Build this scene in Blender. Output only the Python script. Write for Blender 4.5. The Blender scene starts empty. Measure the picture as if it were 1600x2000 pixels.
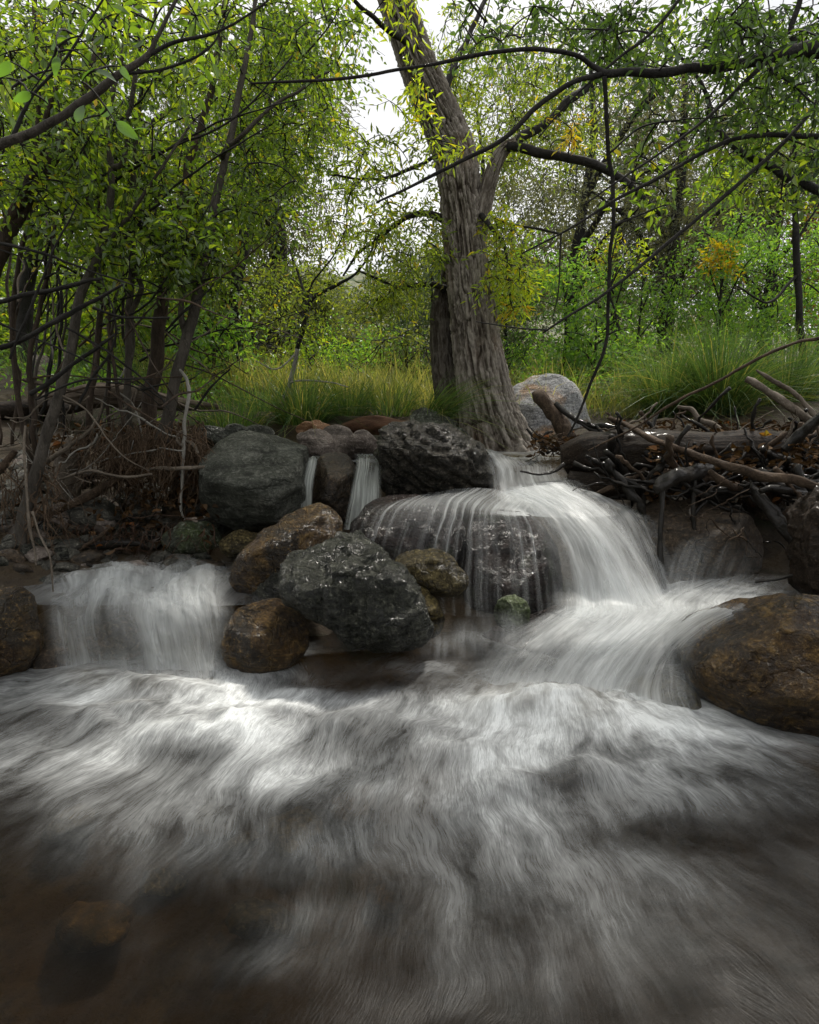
import bpy, bmesh, math, random
import numpy as np
from mathutils import Vector
from mathutils.bvhtree import BVHTree

random.seed(7)
rng = np.random.default_rng(7)
R = math.radians
C = bpy.context.scene.collection
sc = bpy.context.scene

# ------------------------------------------------------------------ camera, world, sun, exposure
CAM_H, FPX, PITCH = 0.9, 1200.0, math.atan(200.0 / 1200.0)
cam = bpy.data.cameras.new('camera')
cam_o = bpy.data.objects.new('camera', cam); C.objects.link(cam_o)
cam_o.location = (0, 0, CAM_H)
cam_o.rotation_euler = (math.pi / 2 - PITCH, 0, 0)
cam.sensor_fit = 'HORIZONTAL'; cam.sensor_width = 24.0; cam.lens = 18.0
cam.clip_start = 0.05; cam.clip_end = 2000
sc.camera = cam_o

SUN_EL, SUN_AZ = R(59), R(26)          # azimuth measured from +Y (view direction) towards +X
world = bpy.data.worlds.new('World'); sc.world = world; world.use_nodes = True
nt = world.node_tree; nt.nodes.clear()
wo = nt.nodes.new('ShaderNodeOutputWorld'); bg = nt.nodes.new('ShaderNodeBackground')
sky = nt.nodes.new('ShaderNodeTexSky'); sky.sky_type = 'NISHITA'; sky.sun_disc = False
sky.sun_elevation = SUN_EL; sky.sun_rotation = SUN_AZ; sky.air_density = 1.0; sky.dust_density = 2.0
tc = nt.nodes.new('ShaderNodeTexCoord')
mp = nt.nodes.new('ShaderNodeMapping'); mp.inputs['Scale'].default_value = (1.3, 1.3, 3.2)
ns = nt.nodes.new('ShaderNodeTexNoise'); ns.inputs['Scale'].default_value = 1.7; ns.inputs['Detail'].default_value = 6
cr = nt.nodes.new('ShaderNodeValToRGB')
cr.color_ramp.elements[0].position = 0.32; cr.color_ramp.elements[0].color = (6.0, 6.05, 6.3, 1)
cr.color_ramp.elements[1].position = 0.66; cr.color_ramp.elements[1].color = (9.0, 8.95, 8.8, 1)
mx = nt.nodes.new('ShaderNodeMix'); mx.data_type = 'RGBA'; mx.inputs[0].default_value = 0.94
nt.links.new(tc.outputs['Generated'], mp.inputs['Vector']); nt.links.new(mp.outputs['Vector'], ns.inputs['Vector'])
nt.links.new(ns.outputs['Fac'], cr.inputs['Fac'])
nt.links.new(sky.outputs['Color'], mx.inputs[6]); nt.links.new(cr.outputs['Color'], mx.inputs[7])
nt.links.new(mx.outputs[2], bg.inputs['Color']); bg.inputs['Strength'].default_value = 0.104
nt.links.new(bg.outputs[0], wo.inputs[0])

sun = bpy.data.lights.new('sun', 'SUN'); sun.energy = 3.0; sun.angle = R(6); sun.color = (1.0, 0.95, 0.86)
sun_o = bpy.data.objects.new('sun', sun); C.objects.link(sun_o)
sd = Vector((math.sin(SUN_AZ) * math.cos(SUN_EL), math.cos(SUN_AZ) * math.cos(SUN_EL), math.sin(SUN_EL)))
sun_o.rotation_euler = (-sd).to_track_quat('-Z', 'Y').to_euler()
sun_o.location = (4, 8, 12)

vs = sc.view_settings
vs.view_transform = 'Standard'; vs.look = 'None'; vs.gamma = 1.0; vs.use_curve_mapping = False; vs.exposure = 0.45
sc.render.engine = 'CYCLES'
cy = sc.cycles
cy.use_denoising = True; cy.max_bounces = 7; cy.diffuse_bounces = 3; cy.glossy_bounces = 3
cy.transmission_bounces = 4; cy.transparent_max_bounces = 24; cy.caustics_reflective = False; cy.caustics_refractive = False
cy.sample_clamp_indirect = 4.0
cy.use_adaptive_sampling = True; cy.adaptive_threshold = 0.012

# ------------------------------------------------------------------ placing helpers
CP, SP = math.cos(PITCH), math.sin(PITCH)
def W(px, py, Y):
    """world point seen at pixel (px,py) of the 1600x2000 photograph, Y metres in front"""
    v = (1000.0 - py) / FPX; u = (px - 800.0) / FPX
    f = CP + SP * v
    return np.array([u / f * Y, Y, CAM_H + (-SP + CP * v) / f * Y])
def MPP(py, Y):
    v = (1000.0 - py) / FPX
    return Y / (CP + SP * v) / FPX
def PIX(P):
    P = np.atleast_2d(P); x = P[:, 0]; y = P[:, 1]; z = P[:, 2] - CAM_H
    d = y * CP - z * SP; u = y * SP + z * CP
    return 800 + FPX * x / d, 1000 - FPX * u / d
def nrm(a):
    a = np.asarray(a, float)
    return a / (np.linalg.norm(a, axis=-1, keepdims=True) + 1e-12)

# ------------------------------------------------------------------ numpy noise
def _h(ix, iy, iz, seed):
    n = (ix.astype(np.int64) * 374761393 + iy.astype(np.int64) * 668265263 + iz.astype(np.int64) * 2147483647 + seed * 1274126177) & 0xFFFFFFFF
    n = ((n ^ (n >> 13)) * 1274126177) & 0xFFFFFFFF
    n = ((n ^ (n >> 16)) * 2246822519) & 0xFFFFFFFF
    return ((n ^ (n >> 15)) & 0xFFFFFF) / float(0xFFFFFF)
def vnoise(p, seed=0):
    f = np.floor(p); t = p - f; i = f.astype(np.int64); t = t * t * t * (t * (t * 6 - 15) + 10)
    x, y, z = i[:, 0], i[:, 1], i[:, 2]
    def g(a, b, c): return _h(x + a, y + b, z + c, seed)
    tx, ty, tz = t[:, 0], t[:, 1], t[:, 2]
    a = g(0,0,0)*(1-tx)+g(1,0,0)*tx; b = g(0,1,0)*(1-tx)+g(1,1,0)*tx
    c = g(0,0,1)*(1-tx)+g(1,0,1)*tx; d = g(0,1,1)*(1-tx)+g(1,1,1)*tx
    return ((a*(1-ty)+b*ty)*(1-tz)+(c*(1-ty)+d*ty)*tz) * 2 - 1
def fbm(p, octv=4, seed=0, gain=0.5, lac=2.03):
    s = np.zeros(len(p)); a = 1.0; q = np.array(p, float); tot = 0
    for k in range(octv):
        s += a * vnoise(q, seed + k * 17); tot += a; a *= gain; q = q * lac + 3.7
    return s / tot
def ridge(p, octv=4, seed=0, gain=0.55):
    s = np.zeros(len(p)); a = 1.0; q = np.array(p, float); tot = 0
    for k in range(octv):
        s += a * (1 - 2 * np.abs(vnoise(q, seed + k * 31))); tot += a; a *= gain; q = q * 2.1 + 1.3
    return s / tot
def interp_path(pts, n):
    """Catmull-Rom resample of (k,d) points to n rows"""
    P = np.asarray(pts, float); k = len(P)
    if k == 2:
        t = np.linspace(0, 1, n)[:, None]; return P[0] * (1 - t) + P[1] * t
    E = np.vstack([2 * P[0] - P[1], P, 2 * P[-1] - P[-2]])
    s = np.linspace(0, k - 1 - 1e-9, n); i = s.astype(int); t = (s - i)[:, None]
    p0, p1, p2, p3 = E[i], E[i + 1], E[i + 2], E[i + 3]
    return 0.5 * (2*p1 + (p2-p0)*t + (2*p0-5*p1+4*p2-p3)*t*t + (3*p1-p0-3*p2+p3)*t**3)

# ------------------------------------------------------------------ mesh helpers
def make_mesh(name, V, F3=None, F4=None, smooth=True, attrs=None):
    me = bpy.data.meshes.new(name)
    V = np.asarray(V, np.float32)
    F3 = np.zeros((0, 3), np.int32) if F3 is None else np.asarray(F3, np.int32)
    F4 = np.zeros((0, 4), np.int32) if F4 is None else np.asarray(F4, np.int32)
    me.vertices.add(len(V)); me.vertices.foreach_set('co', V.ravel())
    nl = 3 * len(F3) + 4 * len(F4); nf = len(F3) + len(F4)
    me.loops.add(nl); me.polygons.add(nf)
    me.loops.foreach_set('vertex_index', np.concatenate([F3.ravel(), F4.ravel()]).astype(np.int32))
    st = np.concatenate([np.arange(len(F3)) * 3, 3 * len(F3) + np.arange(len(F4)) * 4]).astype(np.int32)
    me.polygons.foreach_set('loop_start', st)
    me.polygons.foreach_set('use_smooth', np.full(nf, smooth, bool))
    me.update(calc_edges=True)
    for k, a in (attrs or {}).items():
        a = np.asarray(a, np.float32)
        if a.ndim == 1:
            me.attributes.new(k, 'FLOAT', 'POINT').data.foreach_set('value', a)
        else:
            me.attributes.new(k, 'FLOAT_VECTOR', 'POINT').data.foreach_set('vector', a.ravel())
    return me
def obj(name, V, F3=None, F4=None, mat=None, parent=None, base=None, smooth=True, attrs=None, kind=None):
    V = np.asarray(V, float)
    if parent is not None: base = np.array(parent.location)
    if base is None: base = np.array([V[:, 0].mean(), V[:, 1].mean(), V[:, 2].min()])
    me = make_mesh(name, V - base, F3, F4, smooth, attrs)
    if mat: me.materials.append(mat)
    o = bpy.data.objects.new(name, me); C.objects.link(o)
    if parent is not None: o.parent = parent
    else: o.location = base
    if kind: o['kind'] = kind
    return o
def tag(o, label, cat, group=None):
    o['label'] = label; o['category'] = cat
    if group: o['group'] = group
    return o
def thing(name, label, cat, base, group=None):
    o = bpy.data.objects.new(name, None); C.objects.link(o); o.location = tuple(base)
    o.empty_display_size = 0.1
    return tag(o, label, cat, group)
class MB:
    """collects pieces into one mesh"""
    def __init__(s): s.V = []; s.T = []; s.Q = []; s.n = 0; s.A = []
    def add(s, V, F3=None, F4=None, a=None):
        s.V.append(V)
        if F3 is not None and len(F3): s.T.append(np.asarray(F3) + s.n)
        if F4 is not None and len(F4): s.Q.append(np.asarray(F4) + s.n)
        s.A.append(np.full(len(V), random.random()) if a is None else a)
        s.n += len(V)
    def build(s, name, mat, parent=None, kind=None, base=None, smooth=True):
        return obj(name, np.vstack(s.V), np.vstack(s.T) if s.T else None, np.vstack(s.Q) if s.Q else None,
                   mat, parent, base, smooth, {'rnd': np.concatenate(s.A)}, kind)
def frames(P):
    T = nrm(np.gradient(P, axis=0))
    N = np.zeros_like(P); a = np.array([0.31, 0.2, 0.93]) if abs(T[0][2]) < 0.85 else np.array([0.93, 0.3, 0.1])
    n = nrm(a - T[0] * np.dot(a, T[0])); N[0] = n
    for i in range(1, len(P)):
        n = n - T[i] * np.dot(n, T[i]); n = nrm(n); N[i] = n
    return T, N, np.cross(T, N)
def tube(P, rad, sides=7, cap=True, disp=None):
    """tube along P (n,3) with radii (n,), returns V,F3,F4"""
    P = np.asarray(P, float); n = len(P); rad = np.asarray(rad, float)
    T, N, B = frames(P)
    th = np.arange(sides) / sides * 2 * math.pi
    ring = N[:, None, :] * np.cos(th)[None, :, None] + B[:, None, :] * np.sin(th)[None, :, None]
    rr = rad[:, None] * np.ones((1, sides))
    if disp is not None: rr = rr + disp
    V = (P[:, None, :] + ring * rr[:, :, None]).reshape(-1, 3)
    i = np.arange(n - 1)[:, None] * sides; j = np.arange(sides)[None, :]; j2 = (j + 1) % sides
    F4 = np.stack([i + j, i + j2, i + sides + j2, i + sides + j], -1).reshape(-1, 4)
    F3 = None
    if cap:
        V = np.vstack([V, P[0] - T[0] * rad[0] * 0.25, P[-1] + T[-1] * rad[-1] * 0.4]); k = n * sides
        jj = np.arange(sides); jn = (jj + 1) % sides; e = (n - 1) * sides
        F3 = np.vstack([np.stack([np.full(sides, k), jn, jj], -1), np.stack([np.full(sides, k + 1), e + jj, e + jn], -1)])
    return V, F3, F4

# ------------------------------------------------------------------ materials
def newmat(name):
    m = bpy.data.materials.new(name); m.use_nodes = True; t = m.node_tree; t.nodes.clear()
    o = t.nodes.new('ShaderNodeOutputMaterial'); return m, t, o
def N_(t, typ, **kw):
    n = t.nodes.new(typ)
    for k, v in kw.items():
        if k in n.inputs: n.inputs[k].default_value = v
        else: setattr(n, k, v)
    return n
def ramp(t, src, stops):
    r = t.nodes.new('ShaderNodeValToRGB'); el = r.color_ramp.elements
    while len(el) > 2: el.remove(el[-1])
    for i, (p, c) in enumerate(stops):
        e = el[i] if i < 2 else el.new(p)
        e.position = p; e.color = (c, c, c, 1) if not hasattr(c, '__len__') else (*c, 1)
    t.links.new(src, r.inputs[0]); return r.outputs[0]
def math_(t, op, a, b=None, clamp=False):
    n = t.nodes.new('ShaderNodeMath'); n.operation = op; n.use_clamp = clamp
    for i, x in enumerate((a, b)):
        if x is None: continue
        if isinstance(x, (int, float)): n.inputs[i].default_value = x
        else: t.links.new(x, n.inputs[i])
    return n.outputs[0]
def mixc(t, f, a, b):
    n = t.nodes.new('ShaderNodeMix'); n.data_type = 'RGBA'
    for i, x in ((0, f), (6, a), (7, b)):
        if isinstance(x, (int, float)): n.inputs[i].default_value = x
        elif hasattr(x, '__len__'): n.inputs[i].default_value = (*x, 1)
        else: t.links.new(x, n.inputs[i])
    return n.outputs[2]
def coords(t, scale=(1, 1, 1), kind='Object', rand=True):
    tcn = t.nodes.new('ShaderNodeTexCoord'); m = t.nodes.new('ShaderNodeMapping')
    m.inputs['Scale'].default_value = scale
    t.links.new(tcn.outputs[kind], m.inputs['Vector'])
    if rand:
        oi = t.nodes.new('ShaderNodeObjectInfo')
        v = t.nodes.new('ShaderNodeVectorMath'); v.operation = 'SCALE'; v.inputs[0].default_value = (13.1, 7.7, 5.3)
        t.links.new(oi.outputs['Random'], v.inputs['Scale']); t.links.new(v.outputs[0], m.inputs['Location'])
    return m.outputs[0]
def noise(t, vec, scale, detail=4, rough=0.55, dist=0.0):
    n = t.nodes.new('ShaderNodeTexNoise'); n.inputs['Scale'].default_value = scale; n.inputs['Detail'].default_value = detail
    n.inputs['Roughness'].default_value = rough; n.inputs['Distortion'].default_value = dist
    t.links.new(vec, n.inputs['Vector']); return n.outputs['Fac']
def bump(t, h, strength, dist=0.01):
    b = t.nodes.new('ShaderNodeBump'); b.inputs['Strength'].default_value = strength; b.inputs['Distance'].default_value = dist
    t.links.new(h, b.inputs['Height']); return b.outputs[0]
def principled(t, o, col, rough, norm=None, spec=0.5):
    p = t.nodes.new('ShaderNodeBsdfPrincipled')
    for k, x in (('Base Color', col), ('Roughness', rough)):
        if isinstance(x, (int, float)): p.inputs[k].default_value = x
        elif hasattr(x, '__len__'): p.inputs[k].default_value = (*x, 1)
        else: t.links.new(x, p.inputs[k])
    p.inputs['Specular IOR Level'].default_value = spec
    if norm: t.links.new(norm, p.inputs['Normal'])
    t.links.new(p.outputs[0], o.inputs[0]); return p

def mat_rock(name, dark, mid, light, patch=None, rough=(0.55, 0.85), spec=0.4, speck=1.0, bstr=0.6, pscale=4.0, ppos=(0.5, 0.62), layers=None, coat=0.0):
    m, t, o = newmat(name)
    v = coords(t)
    big = noise(t, v, 5.0, 6, 0.6, 0.3); fine = noise(t, v, 70.0, 5, 0.75); med = noise(t, v, 22, 6, 0.65, 0.5)
    c = mixc(t, ramp(t, big, [(0.34, 0.0), (0.66, 1.0)]), dark, mid)
    c = mixc(t, ramp(t, med, [(0.5, 0.0), (0.72, 0.75)]), c, light)
    if patch is not None:
        pm = noise(t, v, pscale, 5, 0.6, 0.6)
        c = mixc(t, ramp(t, pm, [(ppos[0], 0.0), (ppos[1], 0.9)]), c, patch)
    c = mixc(t, ramp(t, fine, [(0.38, 0.9 * speck), (0.5, 0.0)]), c, tuple(0.35 * x for x in dark))
    c = mixc(t, ramp(t, fine, [(0.55, 0.0), (0.68, 0.8 * speck)]), c, tuple(min(0.6, 1.5 * x + 0.02) for x in light))
    mb_ = t.nodes.new('ShaderNodeMapping'); mb_.inputs['Rotation'].default_value = (0.5, 0.7, 0.3); mb_.inputs['Scale'].default_value = (4, 5, 30); t.links.new(v, mb_.inputs['Vector'])
    bed = noise(t, mb_.outputs[0], 1.0, 5, 0.65, 0.8)
    c = mixc(t, ramp(t, bed, [(0.34, 0.75), (0.5, 0.0)]), c, tuple(0.4 * x for x in dark))
    c = mixc(t, ramp(t, bed, [(0.58, 0.0), (0.74, 0.45)]), c, light)
    vor = t.nodes.new('ShaderNodeTexVoronoi'); vor.feature = 'DISTANCE_TO_EDGE'; vor.inputs['Scale'].default_value = 3.2
    dv = t.nodes.new('ShaderNodeVectorMath'); dv.operation = 'ADD'
    nv = t.nodes.new('ShaderNodeTexNoise'); nv.inputs['Scale'].default_value = 4.0; nv.inputs['Detail'].default_value = 4
    t.links.new(v, nv.inputs['Vector']); t.links.new(v, dv.inputs[0]); t.links.new(nv.outputs['Color'], dv.inputs[1])
    t.links.new(dv.outputs[0], vor.inputs['Vector'])
    crack = ramp(t, vor.outputs['Distance'], [(0.0, 0.0), (0.035, 1.0)])
    h = math_(t, 'ADD', math_(t, 'MULTIPLY', med, 1.0), math_(t, 'MULTIPLY', fine, 0.75))
    h = math_(t, 'ADD', h, math_(t, 'MULTIPLY', crack, 0.3)); h = math_(t, 'ADD', h, math_(t, 'MULTIPLY', bed, 0.6))
    rg = ramp(t, med, [(0.35, rough[0]), (0.7, rough[1])])
    p = principled(t, o, c, rg, bump(t, h, bstr, 0.02), spec)
    if coat:
        p.inputs['Specular IOR Level'].default_value = 0.08
        p.inputs['Coat Weight'].default_value = min(1.0, coat * 1.25); p.inputs['Coat Roughness'].default_value = 0.17; p.inputs['Coat IOR'].default_value = 1.5
        b2 = bump(t, h, 1.0, 0.042); t.links.new(b2, p.inputs['Coat Normal'])
    return m
M = {}
M['grey_dry'] = mat_rock('rock_grey_dry', (0.032, 0.034, 0.028), (0.1, 0.105, 0.088), (0.23, 0.23, 0.2), rough=(0.6, 0.85), spec=0.2, bstr=0.9, coat=0.25, speck=0.45)
M['grey_wet'] = mat_rock('rock_grey_wet', (0.009, 0.01, 0.007), (0.032, 0.034, 0.024), (0.11, 0.11, 0.085), rough=(0.22, 0.45), spec=0.6, bstr=1.0, coat=0.8)
M['dark_wet'] = mat_rock('rock_dark_wet', (0.011, 0.01, 0.008), (0.038, 0.033, 0.025), (0.12, 0.105, 0.085), rough=(0.25, 0.5), spec=0.55, bstr=0.9, coat=0.4)
M['brown_wet'] = mat_rock('rock_brown_wet', (0.022, 0.0115, 0.0045), (0.095, 0.053, 0.017), (0.25, 0.152, 0.047), patch=(0.022, 0.018, 0.013), rough=(0.25, 0.5), spec=0.55, bstr=0.9, coat=0.7, speck=0.7)
M['brown_dim'] = mat_rock('rock_brown_damp', (0.02, 0.014, 0.009), (0.07, 0.046, 0.027), (0.14, 0.1, 0.06), rough=(0.35, 0.6), spec=0.5, bstr=0.7)
M['red_wet'] = mat_rock('rock_maroon_wet', (0.009, 0.006, 0.005), (0.026, 0.016, 0.014), (0.055, 0.034, 0.028), patch=(0.03, 0.045, 0.018), rough=(0.22, 0.45), spec=0.55, bstr=0.9, coat=0.6, ppos=(0.55, 0.7), speck=0.6)
M['pink_dry'] = mat_rock('rock_pinkish_dry', (0.09, 0.07, 0.058), (0.23, 0.19, 0.165), (0.38, 0.33, 0.29), rough=(0.6, 0.9), spec=0.3, speck=0.6)
M['orange_dry'] = mat_rock('rock_orange_dry', (0.17, 0.08, 0.035), (0.32, 0.17, 0.085), (0.42, 0.29, 0.19), rough=(0.6, 0.9), spec=0.3, speck=0.5)
M['white_orange'] = mat_rock('rock_pale_rust', (0.2, 0.2, 0.21), (0.4, 0.4, 0.41), (0.55, 0.54, 0.53), patch=(0.34, 0.2, 0.1), pscale=3.0, ppos=(0.45, 0.56), rough=(0.7, 0.95), spec=0.25)
M['olive_wet'] = mat_rock('rock_olive_wet', (0.018, 0.013, 0.005), (0.062, 0.047, 0.017), (0.16, 0.125, 0.05), rough=(0.22, 0.5), spec=0.55, bstr=0.6, coat=0.4)
M['bank_stone'] = mat_rock('rock_bank_stone', (0.03, 0.028, 0.023), (0.09, 0.085, 0.07), (0.17, 0.16, 0.13), rough=(0.5, 0.85), spec=0.35)
M['moss_rock'] = mat_rock('rock_mossy', (0.03, 0.032, 0.022), (0.09, 0.1, 0.07), (0.2, 0.21, 0.17), patch=(0.05, 0.07, 0.018), rough=(0.6, 0.9), spec=0.3, ppos=(0.46, 0.6))

def mat_bark(name, dark, mid, light, stretch=(9, 9, 1.6), rough=(0.75, 0.95), spec=0.25, bstr=0.7, scale=4.0, coat=0.0, patch=None, plate=False):
    m, t, o = newmat(name)
    v = coords(t, stretch); v2 = coords(t)
    a = noise(t, v, scale, 7, 0.65, 0.6); b = noise(t, v2, 7, 4, 0.6); c2 = noise(t, v, scale * 5, 4, 0.7)
    c = mixc(t, ramp(t, a, [(0.36, 0.0), (0.62, 1.0)]), dark, mid)
    c = mixc(t, ramp(t, c2, [(0.52, 0.0), (0.74, 0.8)]), c, light)
    c = mixc(t, ramp(t, b, [(0.4, 0.5), (0.62, 0.0)]), c, dark)
    if patch: c = mixc(t, ramp(t, noise(t, v2, 3.0, 4, 0.6), [(0.6, 0.0), (0.7, 0.7)]), c, patch)
    if plate:
        pa = t.nodes.new('ShaderNodeAttribute'); pa.attribute_name = 'plate'
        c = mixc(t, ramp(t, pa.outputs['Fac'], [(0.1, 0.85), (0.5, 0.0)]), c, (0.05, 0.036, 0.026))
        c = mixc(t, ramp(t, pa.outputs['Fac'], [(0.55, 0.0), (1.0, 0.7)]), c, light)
    h = math_(t, 'ADD', a, math_(t, 'MULTIPLY', c2, 0.5))
    p = principled(t, o, c, ramp(t, c2, [(0.35, rough[0]), (0.7, rough[1])]), bump(t, h, bstr, 0.012), spec)
    if coat:
        p.inputs['Coat Weight'].default_value = coat; p.inputs['Coat Roughness'].default_value = 0.1; p.inputs['Coat IOR'].default_value = 1.4
    return m
M['bark_main'] = mat_bark('bark_furrowed', (0.075, 0.06, 0.047), (0.215, 0.182, 0.152), (0.4, 0.36, 0.315), (16, 16, 3.0), scale=1.6, bstr=0.6, patch=(0.15, 0.085, 0.045), plate=True)
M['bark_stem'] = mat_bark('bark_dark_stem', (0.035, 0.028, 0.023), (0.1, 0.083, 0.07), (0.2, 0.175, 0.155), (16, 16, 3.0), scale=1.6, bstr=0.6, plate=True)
M['bark_grey'] = mat_bark('bark_sapling', (0.04, 0.034, 0.028), (0.11, 0.095, 0.08), (0.2, 0.18, 0.155), (14, 14, 4), scale=3.0)
M['bark_brown'] = mat_bark('bark_sapling_brown', (0.03, 0.022, 0.016), (0.085, 0.06, 0.045), (0.15, 0.115, 0.09), (14, 14, 4), scale=3.0)
M['bark_dark'] = mat_bark('bark_dark', (0.012, 0.011, 0.01), (0.035, 0.032, 0.029), (0.07, 0.065, 0.058), (10, 10, 10), scale=2.0)
M['bark_white'] = mat_bark('bark_bleached', (0.2, 0.19, 0.17), (0.34, 0.32, 0.29), (0.45, 0.43, 0.4), (10, 10, 4), scale=3.0)
M['wood_pale'] = mat_bark('driftwood_pale', (0.09, 0.072, 0.056), (0.2, 0.165, 0.13), (0.32, 0.275, 0.225), (8, 8, 8), scale=3.0)
M['wood_brown'] = mat_bark('driftwood_brown', (0.03, 0.02, 0.013), (0.1, 0.067, 0.045), (0.2, 0.145, 0.1), (8, 8, 8), scale=3.0)
M['wood_wet'] = mat_bark('driftwood_wet', (0.008, 0.007, 0.006), (0.022, 0.018, 0.014), (0.05, 0.041, 0.033), (7, 7, 7), rough=(0.6, 0.8), spec=0.15, scale=3.0, coat=0.4, bstr=1.0)
M['log_wet'] = mat_bark('log_wet', (0.01, 0.007, 0.005), (0.03, 0.02, 0.013), (0.17, 0.125, 0.09), (2.0, 14, 14), rough=(0.6, 0.8), spec=0.15, scale=2.5, coat=0.12, bstr=1.0)
M['log_dry'] = mat_bark('log_dry', (0.045, 0.033, 0.024), (0.13, 0.1, 0.075), (0.24, 0.2, 0.16), (2.0, 14, 14), scale=2.5)
M['log_red'] = mat_bark('log_rotten', (0.05, 0.024, 0.014), (0.15, 0.075, 0.04), (0.24, 0.14, 0.085), (2.0, 14, 14), scale=3.0)
M['root'] = mat_bark('root_fibre', (0.05, 0.032, 0.02), (0.16, 0.105, 0.066), (0.32, 0.24, 0.17), (8, 8, 8), scale=3.0)
M['root_red'] = mat_bark('root_wet_red', (0.02, 0.009, 0.004), (0.085, 0.036, 0.014), (0.17, 0.08, 0.035), (8, 8, 8), rough=(0.3, 0.5), spec=0.5, scale=3.0)

def mat_leaf(name, stops, trans_gain=3.4, tr=0.62, rough=0.38, gl=0.07):
    m, t, o = newmat(name)
    at = t.nodes.new('ShaderNodeAttribute'); at.attribute_name = 'rnd'
    col = ramp(t, at.outputs['Fac'], stops)
    g = t.nodes.new('ShaderNodeVectorMath'); g.operation = 'MULTIPLY'; t.links.new(col, g.inputs[0])
    g.inputs[1].default_value = (trans_gain * 1.2, trans_gain * 1.12, trans_gain * 0.48)
    d = t.nodes.new('ShaderNodeBsdfDiffuse'); tl = t.nodes.new('ShaderNodeBsdfTranslucent')
    gs = t.nodes.new('ShaderNodeBsdfGlossy'); gs.inputs['Roughness'].default_value = rough; gs.inputs['Color'].default_value = (0.8, 0.85, 0.8, 1)
    t.links.new(col, d.inputs['Color']); t.links.new(g.outputs[0], tl.inputs['Color'])
    m1 = t.nodes.new('ShaderNodeMixShader'); m1.inputs[0].default_value = tr
    t.links.new(d.outputs[0], m1.inputs[1]); t.links.new(tl.outputs[0], m1.inputs[2])
    m2 = t.nodes.new('ShaderNodeMixShader'); m2.inputs[0].default_value = gl
    t.links.new(m1.outputs[0], m2.inputs[1]); t.links.new(gs.outputs[0], m2.inputs[2])
    t.links.new(m2.outputs[0], o.inputs[0]); return m
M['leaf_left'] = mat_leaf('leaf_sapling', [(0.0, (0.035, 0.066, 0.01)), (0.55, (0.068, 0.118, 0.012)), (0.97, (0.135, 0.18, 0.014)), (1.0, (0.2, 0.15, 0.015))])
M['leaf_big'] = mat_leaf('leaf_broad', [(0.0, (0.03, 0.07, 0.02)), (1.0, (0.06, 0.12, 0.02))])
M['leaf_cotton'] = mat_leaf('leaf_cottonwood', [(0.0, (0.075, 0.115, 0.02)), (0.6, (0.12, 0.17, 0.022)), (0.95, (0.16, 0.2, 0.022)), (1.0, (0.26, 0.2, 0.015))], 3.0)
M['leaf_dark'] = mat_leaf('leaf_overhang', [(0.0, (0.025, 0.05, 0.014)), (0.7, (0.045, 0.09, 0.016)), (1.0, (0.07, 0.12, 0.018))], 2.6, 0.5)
M['leaf_yellow'] = mat_leaf('leaf_autumn', [(0.0, (0.4, 0.34, 0.015)), (0.6, (0.5, 0.42, 0.02)), (1.0, (0.45, 0.26, 0.012))], 1.5)
M['leaf_yg'] = mat_leaf('leaf_lime', [(0.0, (0.17, 0.26, 0.02)), (0.85, (0.28, 0.34, 0.025)), (1.0, (0.45, 0.34, 0.015))], 2.2)
M['leaf_shrub'] = mat_leaf('leaf_shrub', [(0.0, (0.045, 0.1, 0.022)), (0.6, (0.075, 0.16, 0.026)), (1.0, (0.13, 0.2, 0.025))], 3.0)
M['leaf_bush'] = mat_leaf('leaf_distant', [(0.0, (0.06, 0.085, 0.03)), (0.6, (0.1, 0.13, 0.035)), (1.0, (0.16, 0.175, 0.04))], 1.8)
M['needle'] = mat_leaf('needle_juniper', [(0.0, (0.06, 0.068, 0.045)), (0.6, (0.1, 0.11, 0.07)), (1.0, (0.15, 0.155, 0.1))], 1.8, 0.5)
M['needle_green'] = mat_leaf('needle_cedar', [(0.0, (0.03, 0.055, 0.03)), (1.0, (0.065, 0.11, 0.055))], 1.5, 0.35)
M['leaf_rust'] = mat_leaf('leaf_rust', [(0.0, (0.1, 0.05, 0.012)), (0.6, (0.16, 0.08, 0.015)), (1.0, (0.1, 0.1, 0.02))], 1.8)
M['grass'] = mat_leaf('grass_blade', [(0.0, (0.036, 0.08, 0.03)), (0.6, (0.07, 0.13, 0.048)), (0.9, (0.115, 0.165, 0.06)), (1.0, (0.28, 0.24, 0.1))], 1.8, 0.5, gl=0.03)
M['grass_dry'] = mat_leaf('grass_meadow', [(0.0, (0.1, 0.14, 0.04)), (0.5, (0.185, 0.21, 0.07)), (1.0, (0.33, 0.3, 0.14))], 1.7, 0.5, gl=0.03)
M['litter'] = mat_leaf('leaf_litter', [(0.0, (0.03, 0.018, 0.01)), (0.6, (0.08, 0.045, 0.022)), (0.93, (0.14, 0.08, 0.04)), (1.0, (0.22, 0.07, 0.015))], 0.6, 0.15, gl=0.012)

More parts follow.
